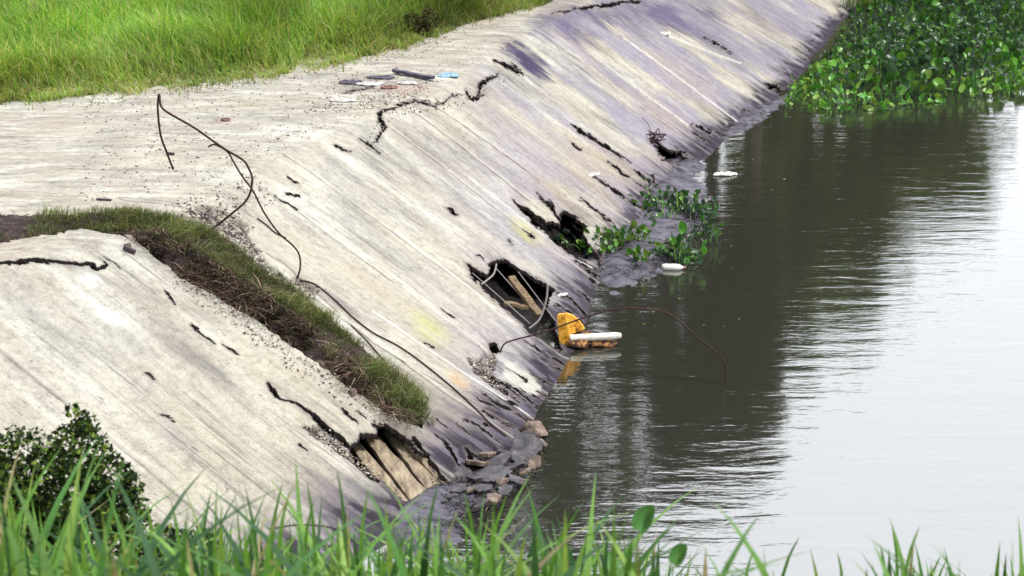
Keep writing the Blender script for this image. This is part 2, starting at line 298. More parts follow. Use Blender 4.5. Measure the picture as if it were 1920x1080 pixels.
CRACKS = [  # points, half widths, depth
 ([(1036, 24), (1062, 22), (1080, 16), (1096, 17), (1120, 10), (1150, 8), (1170, 3), (1200, 2)], [.6, 2, 1.2, 3, 2, 3.2, 2, 2], .1), ([(700, 268), (722, 240), (712, 222), (716, 208), (740, 205)], [1, 2.2, 2.6, 2.6, 1.4], .08), ([(741, 202), (760, 196), (778, 190), (794, 197), (808, 201)], [1.5, 2, 2.8, 2, .8], .07), ([(640, 176), (668, 168), (700, 163)], [.8, 1.5, .8], .04), ([(640, 158), (660, 153), (690, 157), (712, 154)], [1.2, 2, 2.2, 1], .05),
 ([(873, 168), (880, 184), (893, 186), (905, 178)], [1.6, 4, 3, .8], .08), ([(897, 165), (906, 153), (920, 146), (936, 137)], [2, 4, 3.4, 1.2], .08), ([(926, 112), (945, 121), (962, 127), (980, 140)], [1.4, 4.4, 4, 1], .1),
 ([(1188, 318), (1210, 334), (1236, 345)], [.6, 3, 1], .1), ([(1296, 333), (1330, 345), (1356, 352)], [1, 2.5, 1], .1), ([(1262, 296), (1285, 304)], [1, 2.5], .1), ([(1340, 246), (1362, 255)], [1, 2.5], .1), ([(1365, 232), (1392, 244)], [1, 2], .1), ([(1395, 205), (1420, 216)], [.8, 2], .1), ([(1112, 470), (1128, 500), (1124, 520)], [1, 2.5, 1], .1), ([(1105, 520), (1118, 530)], [1.5, 2.5], .1), ([(1085, 605), (1104, 622)], [1, 2], .1),
 ([(1140, 300), (1165, 322), (1180, 330)], [.7, 2, .7], .08), ([(1010, 366), (1030, 384), (1048, 402), (1056, 416)], [.8, 2, 3, 4], .1), ([(1115, 330), (1150, 356), (1190, 385)], [.8, 2, 1], .08), ([(1085, 368), (1120, 396), (1150, 418)], [.7, 1.8, .8], .08), ([(1030, 440), (1070, 468), (1100, 490)], [.8, 1.6, .8], .06),
 ([(775, 815), (790, 838), (802, 850)], [4, 3, 3], .1), ([(812, 812), (834, 828), (850, 850), (858, 872)], [.8, 2, 2.5, 3], .1), ([(875, 840), (884, 862), (872, 878)], [3, 5, 2], .1), ([(884, 850), (905, 862), (925, 866)], [2, 1.5, 2.5], .1), ([(855, 880), (880, 905), (900, 915)], [2, 4, 2], .1), ([(835, 900), (862, 925), (880, 935)], [3, 4, 2], .1), ([(855, 790), (880, 812)], [.8, 1.6], .05), ([(820, 782), (838, 800)], [1, 1.5], .05),
 ([(940, 795), (960, 808)], [.8, 1.2], .05), ([(1000, 742), (1022, 752)], [1, 1.6], .05), ([(995, 780), (1010, 790)], [1.5, 1], .05),
 ([(502, 717), (514, 730), (521, 744), (531, 750), (556, 755), (581, 775), (602, 796), (626, 813), (651, 831)], [2, 5, 4, 1.5, 2.5, 3, 5, 4, 5], .12),
 ([(702, 267), (718, 246), (710, 225), (711, 207), (736, 204), (757, 194), (775, 190), (793, 196)], [1, .8, 2, 1.6, 1.2, 1.8, 2, 1], .06),
 ([(793, 196), (813, 201), (837, 193), (846, 181), (864, 179)], [.5, .9, 1, .7, .5], .04),
 ([(875, 172), (880, 184), (887, 190), (896, 175), (896, 163), (902, 154), (917, 147), (935, 138)], [1, 2.6, 2.2, 2, 1.4, 3, 2.4, 1], .08),
 ([(928, 113), (944, 120), (960, 127), (975, 138)], [1, 3.2, 3, .6], .1),
 ([(960, 115), (975, 130)], [.8, .8], .05),
 ([(674, 261), (690, 272), (711, 289)], [1, 1.8, .6], .05), ([(627, 273), (645, 281), (659, 284)], [.6, 1.2, .8], .03),
 ([(1068, 232), (1090, 246), (1130, 270), (1182, 305)], [1.2, 2.6, 3.6, 1], .15),
 ([(1072, 266), (1080, 274), (1090, 279)], [1, 3, 1], .08), ([(1030, 372), (1040, 392), (1055, 410)], [.6, 1, 1.2], .05),
 ([(1005, 357), (1020, 372), (1036, 385)], [.6, 1.2, .8], .05),
 ([(1045, 548), (1070, 560), (1095, 590), (1110, 603)], [1.5, 3, 2, 1], .1),
 ([(980, 426), (1000, 441)], [1, 1.2], .04), ([(952, 447), (962, 456)], [1, 1], .04),
 ([(897, 477), (905, 482)], [1.2, 1.2], .04),
 ([(358, 609), (372, 622), (382, 630), (404, 645)], [.6, 1.6, 1, 1.8], .05), ([(418, 646), (434, 656), (445, 664)], [.8, 1.8, 1], .05),
 ([(308, 548), (322, 560), (328, 572)], [1, 1.5, .8], .04), ([(272, 700), (284, 706), (292, 716)], [1.4, 2.2, .8], .06), ([(304, 778), (314, 783), (323, 794)], [1.4, 2.2, .8], .06),
 ([(-20, 500), (60, 492), (150, 500), (170, 497), (180, 508), (195, 502), (196, 496)], [3, 4, 4, 2.5, 4, 3, 1], .14),
 ([(196, 485), (225, 507)], [.6, .6], .03),
 ([(828, 577), (842, 588), (855, 594)], [1, 1.4, .6], .04), ([(798, 640), (812, 650)], [1.5, 1.2], .04),
 ([(893, 684), (935, 712), (965, 735), (985, 752)], [1, 3, 2, 1], .06), ([(990, 750), (1010, 763)], [1, 1], .03),
 ([(568, 799), (576, 803), (590, 815), (616, 834), (660, 862), (690, 888), (706, 900)], [1.4, 3, 2, 2, 4, 5, 2], .12),
 ([(561, 833), (575, 845)], [1.5, 1], .04), ([(640, 762), (660, 782), (672, 790)], [1.5, 2.5, 1], .05), ([(670, 765), (690, 782)], [.8, 1.4], .04), ([(905, 770), (925, 788)], [2, 1], .05), ([(905, 795), (920, 802)], [2, 1], .05),
 ([(1320, 70), (1352, 86), (1372, 98)], [.6, 1.2, .6], .04), ([(1296, 233), (1330, 247)], [1, 3], .08), ([(1300, 250), (1320, 262)], [2, 2], .06),
 ([(540, 330), (552, 340), (566, 346)], [.6, 1.2, .6], .03), ([(512, 366), (536, 382), (556, 394)], [.6, 1.2, .6], .03), ([(535, 362), (560, 366)], [1.4, 2], .03),
 ([(880, 852), (884, 866), (890, 856)], [2, 3, 1], .06), ([(775, 720), (800, 745)], [.6, .6], .03),
 ([(700, 790), (735, 805), (775, 825)], [2, 3, 2], .1),
]
LINES = [([(762, 175), (830, 210), (900, 258), (950, 292), (1010, 336)], 0.9), ([(700, 580), (850, 684), (1000, 785)], 1.2), ([(1171, 71), (1383, 227)], 1.4), ([(1240, 60), (1388, 116)], 1.2), ([(1100, 95), (1290, 235)], 1), ([(880, 330), (1110, 500)], 1.0), ([(740, 430), (960, 600)], 1.0), ([(560, 520), (700, 640), (960, 800)], .8)]
x0 = PX[..., 0]; y0 = PX[..., 1]
WP = np.stack([x0 + (fbm(U * 9, Vv * 7, 3, 4) - .5) * 11 + (fbm(U * 34, Vv * 20, 9, 2) - .5) * 5, y0 + (fbm(U * 9, Vv * 7, 5, 4) - .5) * 9 + (fbm(U * 34, Vv * 20, 12, 2) - .5) * 5], -1)
WS = np.stack([x0 + (fbm(U * 7, Vv * 1.2, 31, 4) - .5) * 46, y0 + (fbm(U * 7, Vv * 1.2, 37, 4) - .5) * 36], -1)  # streaky warp for stains
vis = (x0 > -200) & (x0 < 2100) & (y0 > -120) & (y0 < 1300)
def region(pts, pad):
    q = np.array(pts); return vis & (x0 > q[:, 0].min() - pad) & (x0 < q[:, 0].max() + pad) & (y0 > q[:, 1].min() - pad) & (y0 < q[:, 1].max() + pad)
col = np.zeros((NS, NV, 4)); dz = np.zeros((NS, NV))
def paint(msk, f, c, top=False):
    """over-blend colour c with strength f (array on msk)"""
    a0 = col[msk, 3]; a1 = 1 - (1 - a0) * (1 - f); w_ = np.where(a1 > 1e-5, f / np.maximum(a1, 1e-5), 0)[:, None]
    col[msk, :3] = col[msk, :3] * (1 - w_) + np.array(c) * w_; col[msk, 3] = a1
def blob(cx, cy, rx, ry, rot, c, s, hard=0.0):
    msk = vis & (np.hypot(x0 - cx, y0 - cy) < max(rx, ry) * 1.9 + 40); q = WS[msk]; a = R(rot); dx = q[:, 0] - cx; dy = q[:, 1] - cy
    uu = (dx * math.cos(a) + dy * math.sin(a)) / rx; vv = (-dx * math.sin(a) + dy * math.cos(a)) / ry
    paint(msk, s * sstep(1.25, hard, np.hypot(uu, vv)), c)
PUR = (0.10, 0.082, 0.155); GRY = (0.19, 0.18, 0.20); TAN = (0.36, 0.29, 0.205)
for poly, st in (([(944, 72), (972, 76), (1000, 100), (1026, 128), (1034, 150), (1014, 150), (990, 128), (962, 106), (938, 92)], .9), ([(1180, 20), (1250, 8), (1290, 40), (1300, 62), (1240, 50)], .7), ([(1010, 25), (1060, 30), (1110, 62), (1120, 80), (1060, 66), (1015, 44)], .7)):
    msk = region(poly, 60); paint(msk, st * sstep(-10, 9, sdist(WS[msk] * .8 + WP[msk] * .2, poly)), (0.075, 0.062, 0.115))
# broad tints (real staining of the concrete)
far = sstep(700, 1150, x0) * onslope
paint(vis, (0.72 * far * sstep(.35, .6, fbm(U * 1.2, Vv * .5, 66, 3)))[vis], (0.25, 0.225, 0.32))
for a in [(1100, 25, 95, 22, 12, PUR, .8), (1060, 50, 70, 26, 36, PUR, .55), (1175, 30, 80, 40, 36, PUR, .65), (1240, 20, 100, 26, 30, PUR, .65), (1325, 25, 60, 24, 36, PUR, .75), (1420, 40, 90, 30, 36, PUR, .35), (1350, 85, 100, 22, 30, PUR, .5), (1460, 110, 60, 18, 36, PUR, .4), (1500, 60, 60, 30, 36, PUR, .3),
          (985, 108, 52, 17, 48, (0.06, 0.05, 0.10), .93), (1010, 55, 40, 18, 40, PUR, .7), (905, 165, 50, 14, 40, GRY, .6), (925, 205, 70, 18, 38, PUR, .45), (1080, 130, 70, 18, 38, PUR, .45), (1180, 160, 90, 22, 36, GRY, .4), (830, 265, 60, 12, 36, GRY, .4), (880, 300, 50, 14, 36, GRY, .35),
          (1110, 290, 110, 30, 34, TAN, .6), (1180, 330, 80, 24, 34, (.2, .155, .15), .6), (1100, 330, 90, 26, 36, TAN, .6), (1240, 215, 110, 26, 34, TAN, .4), (1290, 150, 80, 30, 36, TAN, .3), (1050, 360, 90, 22, 36, TAN, .5), (1090, 395, 60, 14, 36, (.17, .14, .15), .6),
          (985, 430, 44, 16, 36, (0.42, 0.42, 0.16), .6), (805, 612, 56, 22, 36, (0.42, 0.43, 0.14), .7), (860, 712, 34, 12, 38, (0.52, 0.34, 0.16), .7), (690, 530, 60, 12, 36, (.45, .36, .24), .4), (1060, 480, 80, 20, 36, (.3, .27, .27), .7), (1060, 530, 70, 22, 36, (.26, .235, .235), .8), (1085, 570, 60, 26, 36, (.22, .2, .22), .85),
          (700, 270, 40, 9, 36, GRY, .4), (640, 320, 70, 10, 37, GRY, .35), (720, 330, 60, 12, 37, GRY, .3), (560, 390, 60, 12, 38, GRY, .3), (340, 660, 70, 20, 36, GRY, .3), (240, 640, 70, 14, 38, (.3, .29, .27), .5), (420, 720, 70, 20, 38, GRY, .3), (330, 820, 60, 20, 38, GRY, .45), (480, 860, 90, 24, 36, (.36, .31, .27), .4), (680, 930, 80, 20, 34, GRY, .5),
          (360, 873, 10, 16, 0, (.2, .17, .15), .8), (850, 770, 90, 30, 38, (.22, .19, .18), .65), (780, 720, 60, 18, 38, (.25, .22, .2), .5), (860, 830, 60, 26, 40, (.21, .19, .22), .8), (930, 830, 50, 26, 40, (.17, .15, .2), .85), (750, 800, 60, 18, 38, (.2, .16, .15), .6), (820, 850, 60, 26, 38, (.2, .17, .18), .7), (590, 700, 40, 8, -8, (.3, .26, .22), .6)]: blob(*a)
for a in [(900, 790, 120, 40, 38, (.25, .225, .225), .8), (830, 800, 110, 40, 38, (.22, .19, .175), .75), (940, 820, 70, 30, 38, (.17, .155, .185), .85), (1000, 700, 50, 20, 38, (.25, .24, .26), .7), (760, 900, 60, 22, 40, (.2, .18, .2), .7), (1150, 380, 110, 26, 34, (.24, .2, .19), .7), (1230, 300, 80, 18, 34, (.3, .26, .23), .6), (1070, 440, 60, 16, 34, (.27, .24, .23), .6), (900, 440, 160, 30, 36, (.46, .43, .36), .5), (700, 560, 200, 40, 37, (.50, .47, .40), .45), (650, 700, 120, 30, 37, (.46, .42, .34), .5), (1000, 250, 200, 30, 35, (.45, .42, .36), .45)]: blob(*a)
# wet grey-purple band above the water line, widest on the near slope
wetw = np.interp(x0, [600, 900, 1100, 1200, 1600], [0.12, 0.10, 0.09, 0.12, 0.05])
d_ = 1.0 - tv[None] + (fbm(U * 6, Vv * 0.8, 71, 4) - .5) * 0.16
paint(vis, (sstep(wetw * 2.0, wetw * 0.5, d_) * 0.92 * onslope)[vis], (0.115, 0.10, 0.135)); paint(vis, (sstep(.16, .05, d_) * sstep(.42, .56, fbm(U * 9, Vv * 3, 19, 4)) * onslope)[vis], (.035, .03, .04))
paint(vis, (sstep(0.05, 0.01, d_) * 0.9 * onslope)[vis], (0.05, 0.043, 0.06))
# pale drip lines and joints
for pts, w_ in LINES:
    msk = region(pts, 20); d = dline(np.stack([x0, y0], -1)[msk] + (WP[msk] - np.stack([x0, y0], -1)[msk]) * .25, pts)
    paint(msk, 0.75 * sstep(w_ + 1.4, w_ * .3, d), (0.66, 0.64, 0.60) if w_ > .95 else (0.16, 0.12, 0.10))
ju = ul[[int(np.argmin(np.abs(tt - q))) for q in (1.9, 3.35, 4.15, 5.4, 6.1, 7.05, 7.5, 8.3, 8.9, 9.35, 10.2, 10.6, 11.5)]]
wob = (fbm(U * .0 + Vv * 1.5, Vv * .0 + U * .2, 88, 3) - .5) * .10
for u0 in ju:
    d = np.abs(U - u0 + wob); f = sstep(.022, .006, d) * sstep(.35, .55, fbm(Vv * 1.2, Vv * 0 + u0, 17, 3)) * onslope; paint(vis, (.7 * f)[vis], (.13, .11, .10))
    paint(vis, (.4 * sstep(.04, .0, np.abs(U - u0 + wob - .05)) * onslope)[vis], (.62, .60, .55)); dz -= .012 * f
# repaired pale patch near the lower hole, white crust patches
for poly in ([(945, 672), (985, 690), (1015, 722), (1010, 742), (975, 735), (940, 705)],):
    msk = region(poly, 30); paint(msk, .8 * sstep(-5, 6, sdist(WP[msk], poly)), (.56, .54, .49))
for a in [(205, 600, 40, 18, 10, (.66, .66, .66), .8), (170, 525, 30, 16, 20, (.66, .66, .66), .8), (200, 850, 60, 24, 40, (.62, .6, .57), .6), (690, 780, 40, 16, 35, (.6, .57, .5), .7), (1250, 64, 9, 5, 30, (.75, .74, .72), .9), (620, 730, 70, 20, 36, (.5, .47, .4), .6)]: blob(*a)
# dark gravelly scour patches
SC = [[(875, 667), (898, 674), (908, 655), (925, 655), (930, 675), (922, 700), (938, 722), (970, 745), (945, 737), (905, 712), (885, 690)],
      [(568, 799), (585, 797), (604, 803), (624, 818), (648, 838), (676, 862), (700, 892), (660, 862), (616, 836), (591, 816)],
      [(330, 397), (385, 385), (425, 395), (470, 425), (462, 442), (484, 470), (510, 502), (540, 520), (560, 520), (600, 540), (585, 560), (540, 540), (500, 512), (430, 456), (385, 434), (340, 415)]]
for k, poly in enumerate(SC):
    msk = region(poly, 30); f = sstep(-3, 5, sdist(WP[msk], poly)); gr = fbm(U[msk] * 22, Vv[msk] * 16, 41, 3)
    paint(msk, f * sstep(.38, .5, gr) * (1. if k < 2 else .95), (0.06, 0.048, 0.065) if k < 2 else (.11, .08, .085)); dz[msk] -= f * (0.02 + 0.07 * gr)
# walkway scatter: cracks, crust and grime on top
top = vis & ~onslope
gr = fbm(Vg[top][:, 0] * 1.4, Vg[top][:, 1] * 3.2, 55, 5)
paint(top, .55 * sstep(.52, .66, gr), (.36, .31, .27))
for cx, cy, rx, ry, c, s in [(700, 155, 75, 14, (.16, .13, .17), .6), (760, 168, 60, 10, (.40, .25, .22), .5), (600, 200, 90, 8, (.32, .27, .24), .6), (390, 215, 60, 7, (.2, .18, .18), .5), (420, 226, 20, 3, (.2, .06, .05), .8), (880, 35 + 5, 90, 8, (.42, .3, .25), .6), (640, 178, 50, 10, (.66, .65, .62), .7), (560, 250, 90, 20, (.62, .61, .57), .6), (450, 330, 90, 24, (.6, .59, .55), .5)]:
    msk = top & (np.abs(x0 - cx) < rx * 2) & (np.abs(y0 - cy) < ry * 3)
    paint(msk, s * sstep(1.2, .3, np.hypot((WS[msk][:, 0] - cx) / rx, (WP[msk][:, 1] - cy) / ry)) * sstep(.3, .55, fbm(U[msk] * 8, Vv[msk] * 8, 77, 3)), c)
# gentle unevenness
dz += (fbm(U * .5, Vv * .35, 81, 3) - .5) * 0.10 * onslope + (fbm(U * 5, Vv * 1.1, 83, 3) - .5) * 0.010
for k in range(44):
    i_ = int(NS * rng.uniform(.33, .86)); j0 = nb + int(430 * rng.uniform(.80, .93)); j1 = min(nb + 425, j0 + int(rng.uniform(14, 46))); w_ = rng.uniform(.8, 2.6)
    CRACKS.append(([tuple(PX[i_ - 3, j0]), tuple(PX[i_, (j0 + j1) // 2]), tuple(PX[i_ + int(rng.integers(-4, 5)), j1])], [.4, w_, w_ * .6], .1))
kill = np.zeros((NS, NV), bool)
# cracks and holes broken through the slab
for pts, wd, dep in CRACKS:
    msk = region(pts, 25); jag = WP[msk]; d = dline(jag, pts, wid=wd); f = sstep(0.3, -1.2, d)
    kill[msk] |= d < 0.1; paint(msk, .99 * sstep(1.3, 0.2, d), (0.022, 0.018, 0.024)); paint(msk, .35 * sstep(6, 1, d) * (1 - f), (.2, .17, .17))
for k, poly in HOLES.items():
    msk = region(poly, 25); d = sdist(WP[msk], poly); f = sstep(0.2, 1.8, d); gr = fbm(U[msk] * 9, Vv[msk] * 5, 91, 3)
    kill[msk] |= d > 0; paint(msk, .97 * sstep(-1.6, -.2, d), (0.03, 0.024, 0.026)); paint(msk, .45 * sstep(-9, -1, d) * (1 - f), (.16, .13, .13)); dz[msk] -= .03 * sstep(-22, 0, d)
# soil-filled gap between the near slab and the main slope
msk = region(GAP, 40); sdg = np.full((NS, NV), -99.0); sdg[msk] = sdist(WP[msk], GAP)
low = GAP[11:]; dl = np.full((NS, NV), 99.0); dl[msk] = dline(WP[msk], GAP[12:])
g = sstep(-1, 5, sdg); dz -= g * (0.16 * sstep(34, 6, dl) - 0.02 + 0.08 * (fbm(U * 7, Vv * 5, 97, 3) - .3))
ingap = sdg > 0.4
# near slab: sunk slightly relative to the main one
Vg[..., 2] += dz
iX = np.arange(NS * NV).reshape(NS, NV)
Q = np.stack([iX[:-1, :-1], iX[:-1, 1:], iX[1:, 1:], iX[1:, :-1]], -1)
split = [(-3000, 470), (150, 412), (240, 420), (330, 465), (500, 560), (620, 650), (740, 745), (800, 800), (860, 850), (905, 900), (960, 960), (1100, 1200), (1100, 4000), (-3000, 4000)]
nearm = inpoly(np.stack([x0, y0], -1), split)
qg = ingap[:-1, :-1]; qn = nearm[:-1, :-1] & ~qg; qt = ((~onslope)[:-1, :-1]) & ~qg & ~qn; qm = ~qg & ~qn & ~qt
kq = kill[:-1, :-1]; qn &= ~kq; qt &= ~kq; qm &= ~kq
VF = Vg.reshape(-1, 3); CF = col.reshape(-1, 4); UF = UVg.reshape(-1, 2)
def sub(name, q, mt, rim=.05):
    f = Q[q]; ids, inv = np.unique(f, return_inverse=True); f = inv.reshape(f.shape); V_, C_, U_ = VF[ids], CF[ids], UF[ids]
    if rim:   # broken edges get the thickness of the slab
        e_ = np.concatenate([f[:, [a, (a + 1) % 4]] for a in range(4)]); n0 = len(V_); key = np.minimum(e_[:, 0], e_[:, 1]).astype(np.int64) * n0 + np.maximum(e_[:, 0], e_[:, 1])
        _, fi, ct = np.unique(key, return_index=True, return_counts=True); be = e_[fi[ct == 1]]
        bv = np.unique(be); mp_ = np.full(n0, -1); mp_[bv] = np.arange(len(bv)) + n0
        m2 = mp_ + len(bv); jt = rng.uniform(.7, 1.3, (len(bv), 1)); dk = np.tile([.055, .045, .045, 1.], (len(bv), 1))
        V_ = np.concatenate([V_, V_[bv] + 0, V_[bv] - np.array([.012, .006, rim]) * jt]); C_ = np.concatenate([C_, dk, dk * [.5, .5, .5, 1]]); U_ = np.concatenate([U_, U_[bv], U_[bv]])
        f = np.concatenate([f, np.stack([mp_[be[:, 1]], mp_[be[:, 0]], m2[be[:, 0]], m2[be[:, 1]]], -1)])
    return mesh(name, V_, f, mt, smooth=True, col=C_, uv=U_)
# quads must face up
tag(sub('embankment_slab', qn, M['slope']), 'cracked pale concrete slope at the lower left, below the grassy gap', 'embankment', 'sloping concrete slabs of the river bank')
tag(sub('embankment_slab', qm, M['slope']), 'long streaked concrete slope with holes, running from the grassy gap to the hyacinth mat', 'embankment', 'sloping concrete slabs of the river bank')
tag(sub('walkway', qt, M['top']), 'pale worn concrete walkway on top of the embankment', None, None, 'structure')
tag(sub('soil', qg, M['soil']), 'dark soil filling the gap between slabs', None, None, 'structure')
PXF = PX.reshape(-1, 2)
# earth under the slabs, seen through the holes and cracks
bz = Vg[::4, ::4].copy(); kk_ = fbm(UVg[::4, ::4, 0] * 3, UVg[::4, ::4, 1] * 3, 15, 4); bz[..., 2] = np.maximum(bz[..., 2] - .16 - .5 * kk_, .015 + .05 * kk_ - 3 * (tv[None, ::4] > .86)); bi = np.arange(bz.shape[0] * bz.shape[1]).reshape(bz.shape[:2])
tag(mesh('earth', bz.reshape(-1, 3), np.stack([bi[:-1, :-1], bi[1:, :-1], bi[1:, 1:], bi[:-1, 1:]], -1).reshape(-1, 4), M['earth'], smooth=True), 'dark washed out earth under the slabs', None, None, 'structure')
visF = np.where(vis.ravel())[0]
def surf(px, py):
    i = visF[np.argmin((PXF[visF, 0] - px) ** 2 + (PXF[visF, 1] - py) ** 2)]; return VF[i].copy()
# ------------------------------------------------------------------ terrain, water
gx = np.concatenate([-np.geomspace(400, 14, 24), np.linspace(-13.5, 15, 150), np.geomspace(15.5, 400, 24)])
gy = np.concatenate([np.linspace(-60, -2, 12), np.linspace(-1.5, 56, 230), np.geomspace(57, 600, 24)])
X, Y = np.meshgrid(gx, gy, indexing='ij')
o_ = np.argsort(CS[:, 1]); cx_ = np.interp(Y, CS[o_, 1], CS[o_, 0])
left = 1.92 - 4.0 * sstep(-1.9, -0.7, X - cx_)
nearb = np.minimum(5.35, 6.42 - .53 * Y) + (fbm(X * 1.3, Y * 1.3, 5) - .5) * .12
farb = -1.2 + 3.0 * sstep(47.5, 51, Y + (fbm(X * .2, Y * 0, 6) - .5) * 2 - .15 * (X - 12))
Z = np.maximum(np.maximum(left, np.maximum(nearb, -1.3)), farb)
gi = np.arange(X.size).reshape(X.shape); gq = np.stack([gi[:-1, :-1], gi[1:, :-1], gi[1:, 1:], gi[:-1, 1:]], -1).reshape(-1, 4)
tag(mesh('ground', np.stack([X, Y, Z], -1).reshape(-1, 3), gq, M['field_soil'], smooth=True), 'grassy ground behind the embankment and on the near bank', None, None, 'structure')
tag(mesh('river', [(-300, -20, 0), (500, -20, 0), (500, 500, 0), (-300, 500, 0)], [[0, 1, 2, 3]], M['water']), 'still river water reflecting trees and white sky', None, None, 'structure')
# mud banks
MUDS = [([(1040, 430), (1180, 325), (1240, 285), (1300, 245), (1380, 208), (1450, 172), (1510, 140), (1495, 188), (1450, 222), (1400, 252), (1350, 285), (1330, 320), (1348, 348), (1368, 375), (1345, 395), (1330, 430), (1300, 470), (1285, 505), (1240, 522), (1200, 545), (1125, 580), (1100, 540), (1060, 500)], 0.11),
        ([(800, 870), (880, 858), (950, 842), (980, 798), (1030, 806), (1028, 850), (1000, 900), (965, 930), (930, 985), (860, 1060), (700, 1100), (640, 980)], 0.10)]
for poly, hh in MUDS:
    w_ = np.array([at(*p)[:2] for p in poly]); lo, hi = w_.min(0) - .3, w_.max(0) + .3
    xs = np.arange(lo[0], hi[0], .045); ys = np.arange(lo[1], hi[1], .06 if hh > .105 else .045); A, B = np.meshgrid(xs, ys, indexing='ij')
    P2 = np.stack([A, B], -1); Pw = P2 + (np.stack([fbm(A * 1.3, B * 1.3, 1), fbm(A * 1.3, B * 1.3, 2)], -1) - .5) * .5
    d = sdist(Pw, [tuple(q) for q in w_]); z = -.08 + sstep(-.25, .9, d) * (hh + .10) + (fbm(A * 4, B * 7, 8, 5) - .5) * .16 * sstep(-.1, .3, d)
    ii = np.arange(A.size).reshape(A.shape); qq = np.stack([ii[:-1, :-1], ii[1:, :-1], ii[1:, 1:], ii[:-1, 1:]], -1)
    ok = (d[:-1, :-1] > -.3); f = qq[ok]; ids, inv = np.unique(f, return_inverse=True)
    tag(mesh('mud_bank', np.stack([A, B, z], -1).reshape(-1, 3)[ids], inv.reshape(f.shape), M['mud'], smooth=True), 'grey purple mud along the water line', None, None, 'structure')
# ------------------------------------------------------------------ grass
def blades(roots, hgt, wid, lean, az, cols, seg=4, flat=0.0, twist=0.0, tipdark=None):
    n_ = len(roots); t = np.linspace(0, 1, seg + 1); hgt = np.broadcast_to(hgt, (n_,)); wid = np.broadcast_to(wid, (n_,))
    d = np.stack([np.cos(az), np.sin(az), np.zeros(n_)], -1); fa = az + np.pi / 2 + twist; s_ = np.stack([np.cos(fa), np.sin(fa), np.zeros(n_)], -1)
    V = np.zeros((n_, 2 * seg + 1, 3)); K = np.zeros((n_, 2 * seg + 1, 3))
    for k in range(seg + 1):
        h_ = hgt * (t[k] - 0.35 * np.clip(lean, 0, 1.6) * t[k] ** 3 * .8); o2 = hgt * lean * t[k] ** 2
        c = roots + d * o2[:, None]; c[:, 2] += h_
        w_ = wid * (0.55 + .45 * min(1, t[k] * 4)) * (1 - t[k] ** 2.2) / 2
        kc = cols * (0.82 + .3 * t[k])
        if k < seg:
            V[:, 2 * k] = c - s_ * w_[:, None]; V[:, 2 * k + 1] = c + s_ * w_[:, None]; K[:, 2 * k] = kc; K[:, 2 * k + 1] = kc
        else: V[:, 2 * k] = c; K[:, 2 * k] = kc
    b0 = (np.arange(n_) * (2 * seg + 1))[:, None]
    q = np.concatenate([b0 + np.array([2 * k, 2 * k + 1, 2 * k + 3, 2 * k + 2]) for k in range(seg - 1)]); tr = b0 + np.array([2 * seg - 2, 2 * seg - 1, 2 * seg])
    return V.reshape(-1, 3), [q, tr], K.reshape(-1, 3)
def merge(L_):
    V = []; Q4 = []; T3 = []; K = []; o = 0
    for v, (q, t), k in L_:
        V.append(v); Q4.append(q + o); T3.append(t + o); K.append(k); o += len(v)
    return np.concatenate(V), [np.concatenate(Q4), np.concatenate(T3)], np.concatenate(K)
def pick(n_, cols, w_):
    c = np.array(cols)[rng.choice(len(cols), n_, p=np.array(w_) / sum(w_))]; return c * rng.uniform(.75, 1.25, (n_, 1)) * rng.uniform(.93, 1.07, (n_, 3))
# back field: edge of grass traced on the walkway
EDGE = [(-200, 212), (0, 196), (150, 180), (300, 167), (430, 150), (545, 142), (560, 124), (620, 118), (700, 106), (770, 86), (830, 62), (870, 46), (950, 24), (1030, 9), (1130, -2), (1250, -20)]
EW = np.array([at(*p, HC)[:2] for p in EDGE])
def edge_y(x): return np.interp(x, EW[:, 0], EW[:, 1])
n_ = 150000; rx = rng.uniform(-12.5, 4.5, n_); ry = edge_y(rx) + rng.uniform(0, 1, n_) ** 1.25 * 17 + (fbm(rx * 2.5, rx * 0, 3) - .5) * .9; ry -= rng.exponential(.22, n_) * (fbm(rx * 5, ry * 5, 33) > .5) * (ry - edge_y(rx) < .8)
P = np.stack([rx, ry, np.full(n_, HC - .03)], -1); pp = proj(P); o2_ = np.argsort(CS[:, 1]); ok = (pp[:, 0] > -60) & (pp[:, 0] < 1300) & (pp[:, 1] > -150) & (P[:, 0] < np.interp(P[:, 1], CS[o2_, 1], CS[o2_, 0]) - .7); P = P[ok]; n_ = len(P)
cl = fbm(P[:, 0] * .9, P[:, 1] * .5, 21, 3); de = P[:, 1] - edge_y(P[:, 0])
hg = (.16 + .62 * sstep(0, 1.6, de)) * (.25 + 1.5 * cl) * rng.uniform(.6, 1.3, n_)
cg = pick(n_, [(.18, .38, .04), (.30, .47, .08), (.09, .23, .05), (.48, .50, .20), (.36, .28, .17)], [5, 4, 2, 1.2, .6])
dry = np.clip(sstep(2.4, 0, de) * rng.uniform(0, 1.1, n_) * (.3 + 1.2 * fbm(P[:, 0] * 1.5, P[:, 1] * 1.5, 29)), 0, 1)[:, None]; cg = cg * (1 - .75 * dry) + np.array([.34, .27, .15]) * .75 * dry
cg *= (0.25 + 1.5 * fbm(P[:, 0] * .9, P[:, 1] * .6, 61, 3))[:, None]
az = rng.normal(2.4, 1.3, n_) + 3 * cl
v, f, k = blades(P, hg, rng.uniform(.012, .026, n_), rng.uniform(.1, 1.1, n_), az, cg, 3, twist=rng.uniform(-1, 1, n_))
tag(mesh('field_grass', v, f, M['grass_blade'], col=k), 'tall bright green grass growing behind the walkway', 'grass', None, 'stuff')
